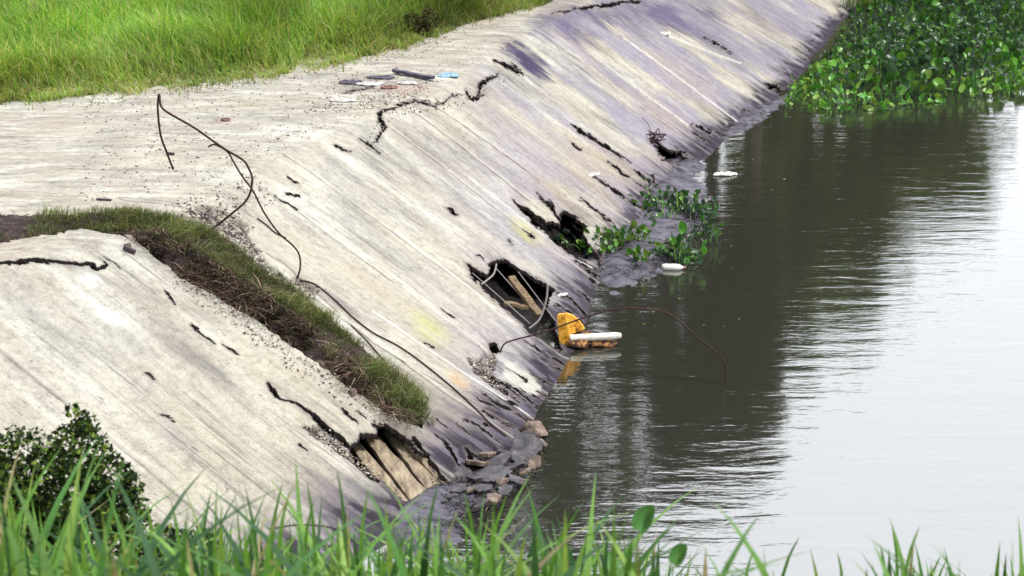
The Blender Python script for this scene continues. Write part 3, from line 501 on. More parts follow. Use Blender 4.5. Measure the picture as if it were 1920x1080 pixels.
# gap grass
def verts_in(poly, n_, warp=False):
    pz = np.array(poly); s_ = inpoly(PXF[visF], poly); ids = visF[s_]; return ids[rng.integers(0, len(ids), n_)]
TOPS = [(-80, 404), (150, 398), (240, 394), (330, 410), (385, 430), (430, 452), (500, 508), (560, 545), (620, 600), (680, 650), (745, 700), (790, 745), (812, 800), (775, 784), (700, 732), (640, 680), (560, 620), (480, 564), (400, 513), (320, 462), (250, 424), (150, 420), (-80, 450)]
ids = verts_in(TOPS, 30000); ids = ids[(fbm(VF[ids, 0] * 2.2, VF[ids, 1] * 2.2, 43, 4) + rng.normal(0, .05, len(ids))) > .42]; P = VF[ids] + rng.normal(0, .035, (len(ids), 3)) * [1, 1, 0]; n_ = len(P)
kf = fbm(P[:, 0] * 3.5, P[:, 1] * 3.5, 5); hg = rng.uniform(.04, .2, n_) * (.15 + 1.8 * kf ** 1.5); cg = pick(n_, [(.17, .24, .08), (.26, .30, .13), (.10, .16, .06), (.36, .34, .20), (.2, .14, .10)], [4, 3, 3, 2.5, 1.5]) * (.4 + 1.2 * kf[:, None])
gp_ = blades(P, hg, rng.uniform(.005, .009, n_), rng.uniform(.2, 1.3, n_), rng.normal(-.7, 1.1, n_), cg, 3, twist=rng.uniform(-1, 1, n_))
tag(mesh('gap_grass', *gp_[:2], M['grass_blade'], col=gp_[2]), 'short yellow green grass growing along the gap between two slabs', 'grass', None, 'stuff')
DEAD = [(230, 430), (320, 452), (400, 500), (480, 548), (560, 604), (640, 664), (700, 722), (780, 790), (790, 800), (740, 780), (650, 716), (600, 678), (540, 634), (480, 596), (400, 550), (330, 510), (280, 474)]
ids = verts_in(DEAD, 6500); ids = ids[(fbm(VF[ids, 0] * 3, VF[ids, 1] * 3, 44, 4) + rng.normal(0, .05, len(ids))) > .40]; P = VF[ids] + np.array([0, 0, .03]); n_ = len(P)
kf = fbm(P[:, 0] * 5, P[:, 1] * 5, 25)[:, None]; cg = pick(n_, [(.12, .075, .065), (.22, .15, .12), (.04, .025, .03), (.38, .29, .22), (.14, .19, .06)], [4, 3, 4, 1.6, 1.2]) * np.clip(2.6 * kf - .5, .1, 2)
gp_ = blades(P, rng.uniform(.05, .24, n_) * (.3 + 1.3 * kf[:, 0]), rng.uniform(.004, .011, n_), rng.uniform(.5, 2.2, n_), rng.normal(-2.2, 1.2, n_), cg, 3, twist=rng.uniform(-1, 1, n_))
tag(mesh('dead_grass', *gp_[:2], M['dry_root'], col=gp_[2]), 'brown dead grass and roots hanging on the dark side of the gap', 'dead grass', None, 'stuff')
# foreground grass on the near bank
def bank_z(x, y): return np.minimum(5.35, 6.42 - .53 * y)
def fore(n_, y0_, y1_, hs, ws, seed, mask=None):
    y = rng.uniform(y0_, y1_, n_); px = rng.uniform(-80, 2000, n_); x = (px - 960) / FPX * (y * cp + 3.5 * sp)
    keep = rng.uniform(0, 1, n_) < np.interp(px, [-80, 150, 350, 700, 1180, 1300, 1420, 1600, 1700, 1800, 2000], [1, 1, .9, 1, .9, .22, .14, .16, .3, .35, .5])
    keep &= (fbm(x * 1.7, y * 1.7, seed + 50, 3) + rng.normal(0, .06, n_)) > .40
    x, y, px = x[keep], y[keep], px[keep]; n2 = len(x); P = np.stack([x, y, bank_z(x, y) - .03], -1)
    # tops near the traced height of the tuft line
    topy = np.interp(px, [-80, 150, 300, 420, 560, 700, 830, 960, 1100, 1200, 1300, 1420, 1500, 1620, 1680, 1730, 1800, 2000], [930, 950, 985, 960, 955, 990, 965, 985, 985, 1010, 1062, 1058, 1068, 1070, 1050, 1040, 1040, 1030])
    zt = CAMH - y * np.tan(R(PITCH) - np.arctan((540 - topy) / FPX)); h_ = np.maximum(.2, (zt - P[:, 2]))
    h_ = h_ * rng.uniform(hs[0], hs[1], n2)
    c = pick(n2, [(.07, .19, .035), (.13, .28, .05), (.035, .10, .035), (.22, .37, .08), (.28, .25, .12)], [4, 4, 3, 1.8, .7])
    return blades(P, h_, rng.uniform(ws[0], ws[1], n2), rng.uniform(.02, 1.15, n2) ** 1.4, rng.uniform(0, 6.28, n2), c, 7, twist=rng.uniform(-.7, .7, n2))
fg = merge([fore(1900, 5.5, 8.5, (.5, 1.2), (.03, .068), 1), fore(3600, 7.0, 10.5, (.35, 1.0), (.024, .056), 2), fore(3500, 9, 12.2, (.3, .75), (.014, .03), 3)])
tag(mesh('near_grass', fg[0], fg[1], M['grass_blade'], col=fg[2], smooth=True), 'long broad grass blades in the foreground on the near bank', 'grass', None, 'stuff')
# tall single blades traced against slab and water
TB = [((575, 900), (575, 1075), .0), ((320, 935), (325, 1060), .0), ((396, 920), (372, 1040), .12), ((530, 905), (500, 1010), .35), ((545, 915), (512, 1000), .3), ((632, 880), (634, 1040), 0), ((590, 935), (562, 1000), .35), ((690, 920), (680, 1050), .1), ((822, 905), (792, 1050), -.1), ((870, 920), (888, 1010), .2), ((950, 930), (905, 1010), .4), ((1095, 940), (1000, 1005), .5), ((1080, 965), (1000, 1010), .5), ((1412, 1032), (1408, 1090), 0), ((1500, 1005), (1450, 1100), .2), ((1672, 985), (1680, 1090), 0), ((1725, 985), (1695, 1100), .1), ((1650, 1020), (1655, 1100), 0), ((1765, 1040), (1740, 1110), .1), ((1570, 1035), (1572, 1100), 0), ((460, 915), (470, 1020), 0), ((280, 1000), (200, 1085), .2)]
L_ = []
for i, (tp, bs, ln) in enumerate(TB):
    yy = 7.2 + (i % 4) * .25; a = aty(*tp, yy); b_ = aty(*bs, yy); b_[2] = bank_z(b_[0], yy); mdp = (a + b_) / 2 + np.array([(-1 if tp[0] > bs[0] else 1) * .05, 0, .06 + .15 * abs(ln)])
    cv = catmull([b_, (b_ * .45 + mdp * .55), mdp * .6 + a * .4 + [0, 0, .02], a], 9); w_ = .022 * np.array([.6, .9, 1, 1, .95, .85, .7, .45, .03]) / 2
    vv = np.concatenate([np.stack([c - [q, 0, 0], c + [q, 0, 0]]) for c, q in zip(cv, w_)]); cc_ = np.array([(.10, .25, .04), (.14, .32, .05), (.07, .19, .05)][i % 3])
    L_.append((vv, (np.array([[2 * j, 2 * j + 1, 2 * j + 3, 2 * j + 2] for j in range(8)]), np.zeros((0, 3), int)), np.tile(cc_, (18, 1))))
tb = merge(L_)
tag(mesh('tall_grass', tb[0], [tb[1][0]], M['grass_blade'], col=tb[2], smooth=True), 'separate tall grass blades standing above the foreground grass', 'grass', None, 'stuff')
# ------------------------------------------------------------------ leafy things
def leaf(base, az, pet, size, tilt, c, roll=0.0, cup=.25, nside=10, pw=.006, lean=.45):
    """water hyacinth leaf: bulbous stalk and round blade"""
    d = np.array([math.cos(az), math.sin(az), 0]); s_ = np.array([-d[1], d[0], 0]); up = np.array([0, 0, 1.0])
    tip = base + d * pet * lean + up * pet * math.sqrt(max(.05, 1 - lean ** 2))
    mid_ = base + d * pet * lean * .3 + up * pet * .55
    cv = catmull([base, mid_, tip], 4); V = []; F = []
    for i, (p, r_) in enumerate(zip(cv, [pw * 1.3, pw * 1.8, pw, pw * .7])):
        for a in (0, 2.1, 4.2): V.append(p + r_ * (d * math.cos(a) + s_ * math.sin(a)))
    for i in range(3):
        for j in range(3): F.append((i * 3 + j, i * 3 + (j + 1) % 3, i * 3 + 3 + (j + 1) % 3, i * 3 + 3 + j))
    K = [np.array(c) * 1.25 + .02] * 12
    f = d * math.cos(tilt) + up * math.sin(tilt); nrm = -d * math.sin(tilt) + up * math.cos(tilt); s2 = s_ * math.cos(roll) + nrm * math.sin(roll); nrm = nrm * math.cos(roll) - s_ * math.sin(roll)
    asp = random.uniform(.55, .95); ctr = tip + f * size * .5; i0 = len(V); V.append(ctr - nrm * size * cup * .25); K.append(np.array(c) * 1.05)
    for k in range(nside):
        w_ = 2 * math.pi * k / nside; rr = size * .5 * (1 + .12 * math.cos(w_) - (.12 if k == nside // 2 else 0))
        V.append(ctr + rr * (f * math.cos(w_) * 1.05 + s2 * math.sin(w_) * asp) + nrm * size * cup * .3 * abs(math.sin(w_))); K.append(np.array(c) * random.uniform(.85, 1.1))
    for k in range(nside): F.append((i0, i0 + 1 + k, i0 + 1 + (k + 1) % nside))
    return V, F, K
def leaves_mesh(Ls):
    V = []; Q4 = []; T3 = []; K = []
    for v, f, k in Ls:
        o = len(V); V += v; K += k
        for g_ in f: (Q4 if len(g_) == 4 else T3).append([i + o for i in g_])
    return np.array(V), [np.array(Q4).reshape(-1, 4), np.array(T3).reshape(-1, 3)], np.array(K)
HG = [(.035, .13, .022), (.06, .20, .025), (.10, .27, .03), (.045, .11, .06), (.075, .14, .09), (.16, .28, .05)]
MAT_ = [(1468, 205), (1500, 190), (1540, 214), (1600, 212), (1680, 205), (1770, 192), (1950, 180), (2000, 60), (2000, -60), (1620, -30), (1612, 20), (1560, 95), (1520, 130), (1480, 170)]
MW = [tuple(at(*p)[:2]) for p in MAT_]; mw = np.array(MW); Ls = []; cnt = 0
pts_ = np.stack([rng.uniform(mw[:, 0].min() - .2, mw[:, 0].max(), 9000), rng.uniform(mw[:, 1].min() - .2, min(52, mw[:, 1].max()), 9000)], -1)
dm = sdist(pts_, MW); pts_ = pts_[dm > -.02 + .25 * (fbm(pts_[:, 0] * 3, pts_[:, 1] * 3, 4) - .5)]; dm = sdist(pts_, MW)
for (x, y), d in zip(pts_, dm):
    dens = .95 if y < 42 else .7
    if random.random() > dens: continue
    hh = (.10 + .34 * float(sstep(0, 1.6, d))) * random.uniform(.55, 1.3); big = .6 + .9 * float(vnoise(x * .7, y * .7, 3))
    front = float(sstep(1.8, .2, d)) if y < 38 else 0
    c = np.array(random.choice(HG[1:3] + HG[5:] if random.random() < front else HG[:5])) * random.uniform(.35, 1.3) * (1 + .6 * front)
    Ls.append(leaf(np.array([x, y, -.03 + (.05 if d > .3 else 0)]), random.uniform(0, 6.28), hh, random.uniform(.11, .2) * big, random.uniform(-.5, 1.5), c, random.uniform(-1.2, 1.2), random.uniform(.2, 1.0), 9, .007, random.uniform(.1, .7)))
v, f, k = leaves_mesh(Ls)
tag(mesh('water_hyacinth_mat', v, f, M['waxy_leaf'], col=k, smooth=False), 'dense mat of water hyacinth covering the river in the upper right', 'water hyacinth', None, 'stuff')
# grass tuft patch above the mat, top right
n_ = 9000; rx = rng.uniform(8.6, 18, n_); ry = rng.uniform(46, 55, n_); P = np.stack([rx, ry, np.full(n_, -.02)], -1)
P[:, 2] = np.maximum(-.02, -1.2 + 3.0 * sstep(47.5, 51, ry - .15 * (rx - 12)))
gp_ = blades(P, rng.uniform(.3, .9, n_), rng.uniform(.02, .04, n_), rng.uniform(.1, .9, n_), rng.uniform(0, 6.28, n_), pick(n_, [(.09, .2, .03), (.16, .28, .05), (.25, .25, .1)], [4, 3, 1]), 3)
tag(mesh('far_bank_grass', *gp_[:2], M['grass_blade'], col=gp_[2]), 'rough grass on the far bank above the hyacinth mat', 'grass', None, 'stuff')
# hyacinth plants stranded on the mud: each a plant of its own
PL = [  # px, py, spread, n leaves, leaf size, label
 (1128, 345, .14, 8, .12, 'low dark hyacinth on the slope edge, just below the white bag'),
 (1108, 395, .05, 3, .14, 'lone pale hyacinth leaf above the lower clump'),
 (1232, 402, .14, 9, .12, 'trailing hyacinth between the upper and the lower clump'),
 (1340, 440, .05, 3, .08, 'wilted yellow sprout farthest out in the water'),
 (1150, 330, .10, 7, .13, 'small dark hyacinth plant highest on the concrete beside a white bag'),
 (1185, 352, .16, 12, .11, 'straggling hyacinth with pale yellow stalks below the long dark crack'),
 (1215, 385, .16, 12, .12, 'low hyacinth plant in the upper clump, centre of the mud bank'),
 (1250, 372, .16, 14, .13, 'dark leaved hyacinth near the middle of the upper clump'),
 (1282, 385, .16, 14, .14, 'upright green hyacinth toward the right of the upper clump'),
 (1318, 395, .12, 8, .14, 'hyacinth with one tall leaf at the water end of the upper clump'),
 (1100, 450, .16, 11, .19, 'broad leaved hyacinth at the left end of the lower clump beside the dark hole'),
 (1130, 462, .16, 11, .15, 'hyacinth with fanned yellow green stalks in the lower clump'),
 (1158, 450, .14, 11, .16, 'bright green hyacinth in the middle of the lower clump'),
 (1190, 445, .13, 9, .15, 'leaning hyacinth at the right of the lower clump'),
 (1205, 478, .06, 4, .15, 'small pale yellow green hyacinth sprout below the lower clump'),
 (1262, 462, .12, 9, .20, 'brightest hyacinth with one large round leaf above the pale floating bottle'),
 (1290, 478, .10, 8, .15, 'hyacinth hanging into the water right of the large round leaf'),
 (1318, 430, .08, 5, .10, 'tiny yellowing hyacinth standing in water beyond the mud')]
for px, py, spd, nl, sz, lab in PL:
    b_ = at(px, py + 12, .06); Ls = []
    for i in range(int(nl * 3.0)):
        a = random.uniform(0, 6.28); rr = spd * 1.25 * random.random() ** .5; bright = px > 1080 and (py > 430 or random.random() < .3)
        c = np.array(random.choice(HG[1:3] + HG[5:] + HG[4:5] if bright else [HG[0], HG[1], HG[3], HG[4]])) * random.uniform(.4, 1.4)
        Ls.append(leaf(np.array([rr * 1.6 * math.cos(a), rr * math.sin(a), -.02]), random.uniform(0, 6.28), random.uniform(.05, .32) ** 1.1, sz * random.uniform(.45, 1.0), random.uniform(-.5, 1.5), c, random.uniform(-1.1, 1.1), random.uniform(.2, 1.0), 10, .008, random.uniform(.2, .85)))
    v, f, k = leaves_mesh(Ls); o = mesh('water_hyacinth', v, f, M['waxy_leaf'], col=k); o.location = tuple(b_)
    tag(o, lab, 'water hyacinth', 'hyacinth plants stranded on the mud bank')
# broad leaved plant in foreground
for (px, py, yy, sz, lab) in [(1192, 1000, 7.4, .15, 'single broad round green leaf on a stalk above the foreground grass'), (1262, 1062, 7.2, .12, 'lower broad leaved plant at the bottom edge right of the round leaf')]:
    a = aty(px, py, yy); zb = bank_z(a[0], yy); b_ = np.array([a[0] - .03, yy, zb]); Ls = []
    Ls.append(leaf(np.zeros(3), .1, a[2] - zb, sz, 1.1, (.12, .30, .10), .95, 1.3, 14, .004, .05))
    for i in range(4): Ls.append(leaf(np.zeros(3), random.uniform(0, 6.28), (a[2] - zb) * random.uniform(.4, .75), sz * .8, random.uniform(0, 1), (.09, .24, .05), random.uniform(-.5, .5), .3, 12, .004, .3))
    v, f, k = leaves_mesh(Ls); o = mesh('broad_leaf_plant', v, f, M['waxy_leaf'], col=k, smooth=True); o.location = tuple(b_); tag(o, lab, 'plant')
# leaf cards for shrubs and trees
def cards(C_, n_, size, cols, w_, seed=0, out=None, squash=1.0):
    """leaf shaped quads around points C_ (m,3)"""
    az = rng.uniform(0, 6.28, n_); el_ = rng.normal(.1, .6, n_); d = np.stack([np.cos(az) * np.cos(el_), np.sin(az) * np.cos(el_), np.sin(el_)], -1)
    s_ = np.cross(d, rng.normal(0, 1, (n_, 3)) * [1, 1, .4] + [0, 0, .6]); s_ /= np.linalg.norm(s_, axis=1)[:, None]; L1 = size * rng.uniform(.6, 1.3, n_)[:, None]
    nn = np.cross(d, s_)
    V = np.stack([C_ - d * L1 * .5, C_ - s_ * L1 * .3 + nn * L1 * .08, C_ + d * L1 * .5 - nn * L1 * .1, C_ + s_ * L1 * .3 + nn * L1 * .08], 1).reshape(-1, 3)
    F = np.arange(n_ * 4).reshape(-1, 4); K = np.repeat(pick(n_, cols, w_), 4, axis=0)
    return V, F, K
# shrub at lower left
def shrub(name, centre, blobs, n_, size, cols, w_, label, cat):
    r_ = empty(name, centre); tag(r_, label, cat); pts = []
    bl = np.array(blobs, float); wv = bl[:, 3] ** 2; ch = rng.choice(len(bl), n_, p=wv / wv.sum()); dr = rng.normal(0, 1, (n_, 3)); dr /= np.linalg.norm(dr, axis=1)[:, None]
    rad = bl[ch, 3] * rng.uniform(.35, 1.0, n_) ** .5 * (.8 + .4 * vnoise(dr[:, 0] * 4 + ch, dr[:, 2] * 4 + dr[:, 1] * 3, 7))
    C_ = bl[ch, :3] + dr * rad[:, None]; V, F, K = cards(C_, n_, size, cols, w_); mesh('foliage', V, F, M['tree_leaf'], r_, col=K)
    parts = []
    for k in range(min(7, len(bl))): parts.append(tube(catmull([(0, 0, -.1), bl[k, :3] * .4 + [0, 0, .05], bl[k, :3]], 6), np.linspace(.03, .008, 6), 5))
    V, F = join(parts); mesh('stem', V, F, M['bark'], r_); return r_
sb = np.array([aty(140, 1000, 10.0)[0], 10.0, bank_z(0, 10.0)])
tr = lambda px, py, y: list(aty(px, py, y) - sb)
shrub('shrub', sb, [tr(150, 850, 10) + [.22], tr(205, 905, 10) + [.2], tr(120, 940, 10.1) + [.36], tr(225, 965, 9.9) + [.2], tr(40, 905, 10) + [.36], tr(180, 1020, 9.8) + [.36], tr(300, 1035, 9.7) + [.18], tr(-40, 960, 10) + [.45], tr(158, 798, 10) + [.09], tr(135, 770, 10) + [.06], tr(380, 1020, 9.6) + [.12], tr(250, 905, 10) + [.07]], 9500, .05,
      [(.012, .025, .008), (.03, .06, .012), (.09, .17, .03), (.24, .34, .06)], [5, 4, 2.4, 1.8], 'dark bushy shrub at the lower left against the pale slab', 'shrub')
# burnt bush and dark bush on the field edge
bb = at(785, 70, HC); shrub('bush', bb, [[0, .1, .15, .20], [-.15, 0, .25, .22], [.2, .1, .3, .2]], 1600, .05, [(.03, .02, .015), (.09, .07, .03), (.10, .14, .04)], [4, 3, 2], 'small dark scorched bush at the edge of the field grass and walkway', 'bush')
b2 = at(170, 22, HC); shrub('bush', b2, [[0, 0, .3, .45], [-.5, 0, .4, .5], [-1.2, .1, .5, .6]], 3500, .10, [(.02, .06, .02), (.04, .10, .03)], [3, 2], 'dark green bush in the field at the upper left corner', 'bush')
# trees behind the embankment, seen as reflections
def tree(x, y, z, Ht, Wd, label, dens=6000, low=.25, cols=None):
    r_ = empty('tree', (x, y, z)); tag(r_, label, 'tree', 'trees standing beyond the embankment')
    V, F = tube(catmull([(0, 0, -.3), (.1, .05, Ht * .3), (-.1, .1, Ht * .6), (.05, 0, Ht * .9)], 9), np.linspace(.26, .05, 9), 8); parts = [(V, F)]
    cen = []
    for k in range(16):
        a = random.uniform(0, 6.28); hh = Ht * random.uniform(low + .05, .9); rr = Wd * random.uniform(.25, .75) * (1 - .35 * abs(hh / Ht - .55))
        e_ = np.array([rr * math.cos(a), rr * math.sin(a), hh]); cen.append(e_); parts.append(tube(catmull([(0, 0, hh * .6), e_ * [.5, .5, .85], e_], 5), np.linspace(.1, .02, 5), 5))
    V, F = join(parts); mesh('trunk', V, F, M['bark'], r_)
    cen = np.array(cen + [[0, 0, Ht * .92]]); ch = rng.integers(0, len(cen), dens); dr = rng.normal(0, 1, (dens, 3)); dr /= np.linalg.norm(dr, axis=1)[:, None]
    C_ = cen[ch] + dr * (Wd * .42 * rng.uniform(.3, 1, dens) ** .6)[:, None] * [1, 1, .75]; C_ = C_[C_[:, 2] > Ht * low * .6]
    V, F, K = cards(C_, len(C_), .34, cols or [(.04, .065, .025), (.07, .10, .035), (.10, .11, .05)], [3, 3, 1]); mesh('crown', V, F, M['tree_leaf'], r_, col=K)
def txy(px, y): return (px - 960) / FPX * (y * cp + 5 * sp)
TR = [(930, 45, 16.2, 3.0, 'tall tree far left of the reflected row'), (1030, 44, 16.0, 2.6, 'tall dense tree left of the reflected pair'), (1105, 46, 15.9, 2.4, 'tallest tree of the row reflected beside the slope'), (1195, 45, 15.4, 1.0, 'slender sparse tree with narrow crown beyond the slope'),
      (1270, 43, 12.3, 2.3, 'dark round tree in the middle of the reflection'), (1345, 44, 12.2, 2.3, 'second dark round tree in the middle of the reflection'), (1425, 43, 11.2, 2.1, 'tree at the right end of the dark reflected block'),
      (1475, 52, 12.0, 2.0, 'leafy tree between the dark block and the lower trees'), (1575, 56, 9.5, 2.4, 'bushy tree in the middle of the lower trees beyond the mat'), (1670, 56, 8.2, 2.4, 'rounded bushy tree beyond the middle of the mat'), (1530, 54, 12.4, 2.3, 'lower tree beyond the hyacinth mat'), (1620, 55, 11.2, 2.4, 'low spreading tree beyond the hyacinth mat'), (1715, 54, 8.4, 2.3, 'low bushy tree near the right edge beyond the mat'), (1810, 55, 6.6, 2.4, 'lowest bushy tree farthest right beyond the mat'), (820, 47, 11, 3, 'broad tree beyond the field')]
for px, y, h_, w_, lab in TR: tree(txy(px, y), y, 1.7, h_, w_, lab + ', mirrored in the river', 9000 if w_ > 1.5 else 1800, (.12 if px < 1500 else .0) if w_ > 1.5 else .4, [(.07, .035, .03), (.05, .03, .04), (.06, .08, .03)] if px in (1270, 1105) else ([(.16, .26, .05), (.28, .38, .08), (.08, .12, .04)] if px in (1195, 1475, 1575, 1670, 1530, 1620, 1715, 1810) else None))
# ------------------------------------------------------------------ steel bars
def bar(pts, r, label, m='rust', name='rebar', n_=60):
    cv = catmull(pts, n_); base = cv[0].copy(); V, F = tube(cv - base, r); o = mesh(name, V, F, M[m], smooth=True); o.location = tuple(base); return tag(o, label, 'steel bar' if name == 'rebar' else 'cable')
f1 = surf(387, 432); Y1 = f1[1]
def bent(seq, y0_, y1_): return [aty(p[0], p[1], y0_ + (y1_ - y0_) * i / (len(seq) - 1)) for i, p in enumerate(seq)]
seq = [(429, 405), (463, 374), (473, 339), (466, 315), (454, 299), (416, 276), (365, 240), (318, 213), (303, 201), (300, 190), (299, 179), (297.5, 178), (297, 184), (296, 207), (301, 252), (312, 284), (325, 318)]
bar([f1 - [0, 0, .05], f1] + bent(seq, Y1, Y1 + .5), .0125, 'long looping rusty steel bar whose tip folds over above the walkway', n_=120)
f2 = surf(557, 520); seq = [(563, 501), (561, 478), (549, 460), (522, 436), (495, 398), (475, 359), (454, 330), (436, 300), (429, 287), (416, 277), (401, 271), (391, 275)]
bar([f2 - [0, 0, .05], f2] + bent(seq, f2[1], f2[1] + .6), .0105, 'curved rusty steel bar with a small hooked tip rising from the slope', n_=90)
def onslab(seq, lift=.012): return [surf(*p) + [0, 0, lift] for p in seq]
bar(onslab([(483, 412), (500, 424), (515, 437), (537, 449)]), .008, 'short dark rod lying on the slope beside the hooked bar', n_=24)
bar(onslab([(560, 522), (590, 534), (626, 561), (661, 593), (700, 623), (746, 648), (792, 680), (845, 725), (890, 768), (922, 799), (948, 822)], .014), .009, 'long dark cable lying down the slope from the hooked bar toward the water', 'rust', 'cable', 120)
bar(onslab([(658, 609), (690, 640), (721, 676)], .015), .007, 'thin short cable beside the end of the grassy gap', 'rust', 'cable', 30)
f3 = surf(938, 653); seq = [(947, 644), (973, 635), (1009, 626), (1044, 614), (1077, 602), (1113, 590), (1148, 581), (1190, 578), (1225, 581), (1255, 589), (1284, 611), (1314, 638), (1344, 661), (1357, 678), (1360, 703), (1360, 724)]
bar([f3 - [0, 0, .04], f3] + bent(seq, f3[1], at(1360, 722)[1]), .0095, 'long thin steel bar arching out over the water and dipping its end in', n_=120)
hA = surf(931, 495); bar(bent([(931, 495), (926, 513), (915, 524), (903, 533)], surf(903, 533)[1] + .25, surf(903, 533)[1]), .013, 'short pale bent bar across the upper end of the hole', 'pale_rod', n_=24)
bar(bent([(1027, 533), (1025, 558), (1018, 584), (1009, 602), (992, 616)], surf(992, 616)[1] + .15, surf(992, 616)[1]), .013, 'pale curved bar across the lower end of the hole', 'pale_rod', n_=30)
for a, b_, lab in [((886, 512), (994, 607), 'lowest thin straight wire crossing the hole'), ((930, 503), (996, 578), 'middle thin straight wire crossing the hole'), ((972, 510), (1040, 600), 'uppermost thin straight wire crossing the hole')]:
    A, B = surf(a[0] - 3, a[1] - 3), surf(b_[0] + 3, b_[1] + 3); ya = 7; n1 = .12
    A = aty(*a, surf(a[0] - 10, a[1] + 4)[1] + .15); B = aty(*b_, surf(b_[0] - 20, b_[1] + 2)[1] + .1)
    bar([A, (A + B) / 2, B], .006, lab, 'pale_rod', n_=8)
Ls = []
q0 = surf(1228, 262)
for k in range(5):
    p = [q0 + np.array([random.uniform(-.2, .25), random.uniform(-.3, .2), random.uniform(0, .22)]) for _ in range(5)]; Ls.append(tube(catmull([q0 + [0, 0, -.05]] + p, 26) - q0, .008, 5))
V, F = join(Ls); o = mesh('wire_tangle', V, F, M['rust']); o.location = tuple(q0); tag(o, 'tangle of thin rusty wires at the head of a dark hole high on the slope', 'wire')
q0 = surf(1212, 240); o = None
bar([surf(1203, 225) + [0, 0, .05], surf(1215, 242) + [0, 0, .08], surf(1228, 262) + [0, 0, .03]], .006, 'thin dark wire running down to the wire tangle', n_=12)
fz = aty(505, 992, 9.5); bar(bent([(505, 992), (560, 984), (615, 988), (655, 1000)], 9.6, 9.8), .006, 'thin brown stem arching over the foreground grass', 'wood', 'rebar', 20)['category'] = 'stem'
# ------------------------------------------------------------------ solids
def lump(sx, sy, sz, seed, rough=.25, sub_=3, flat=None):
    import bmesh
    bm = bmesh.new(); bmesh.ops.create_icosphere(bm, subdivisions=sub_, radius=1.0); V = np.array([v.co[:] for v in bm.verts]); F = [[v.index for v in f.verts] for f in bm.faces]; bm.free()
    q = fbm(V[:, 0] * 1.8 + seed, V[:, 1] * 1.8 + V[:, 2] * 1.3 + seed * 3, seed, 4) - .5; V = V * (1 + rough * 2 * q)[:, None]
    rs = np.random.default_rng(seed); 
    for _ in range(9):
        nn = rs.normal(0, 1, 3); nn /= np.linalg.norm(nn); d_ = V @ nn; c_ = rs.uniform(.5, .8); V = V - np.maximum(d_ - c_, 0)[:, None] * nn * .93
    return V * [sx, sy, sz] * 1.15, F
def slab(pts, th, n_=None):
    """irregular prism from a plan outline (x,y), thickness th downward, slightly chamfered"""
    c = np.mean(pts, 0); V = []; m_ = len(pts)
    for z, s_ in ((0, .95), (-.12 * th, 1), (-.9 * th, 1), (-th, .94)):
        for p in pts: V.append((c[0] + (p[0] - c[0]) * s_, c[1] + (p[1] - c[1]) * s_, z))
    F = [[k * m_ + i, (k + 1) * m_ + i, (k + 1) * m_ + (i + 1) % m_, k * m_ + (i + 1) % m_] for k in range(3) for i in range(m_)]
    F += [list(range(m_))[::-1][::-1], list(range(3 * m_, 4 * m_))[::-1]]
    return np.array(V), F
def beam(a, b, w, h, name, mt, label=None, cat=None, parent=None, jag=.0):
    a = np.array(a, float); b = np.array(b, float); d = b - a; Ln = np.linalg.norm(d); d /= Ln; s_ = np.cross(d, [0, 0, 1.]); s_ /= np.linalg.norm(s_); u_ = np.cross(s_, d); V = []; F = []; n_ = 8
    for i in range(n_ + 1):
        t = i / n_; c = d * Ln * t + u_ * random.uniform(-jag, jag); ww = w * (1 + random.uniform(-jag, jag) * 2) / 2; e1 = .12
        for x_, z_ in ((-1, -1 + e1), (-1 + e1, -1), (1 - e1, -1), (1, -1 + e1), (1, 1 - e1), (1 - e1, 1), (-1 + e1, 1), (-1, 1 - e1)): V.append(c + s_ * ww * x_ + u_ * h / 2 * z_)
    for i in range(n_):
        for k in range(8): F.append([i * 8 + k, i * 8 + (k + 1) % 8, i * 8 + 8 + (k + 1) % 8, i * 8 + 8 + k])
    F += [list(range(8))[::-1], list(range(n_ * 8, n_ * 8 + 8))]
    o = mesh(name, V, F, mt, parent); o.location = tuple(a)
    if label: tag(o, label, cat)
    return o
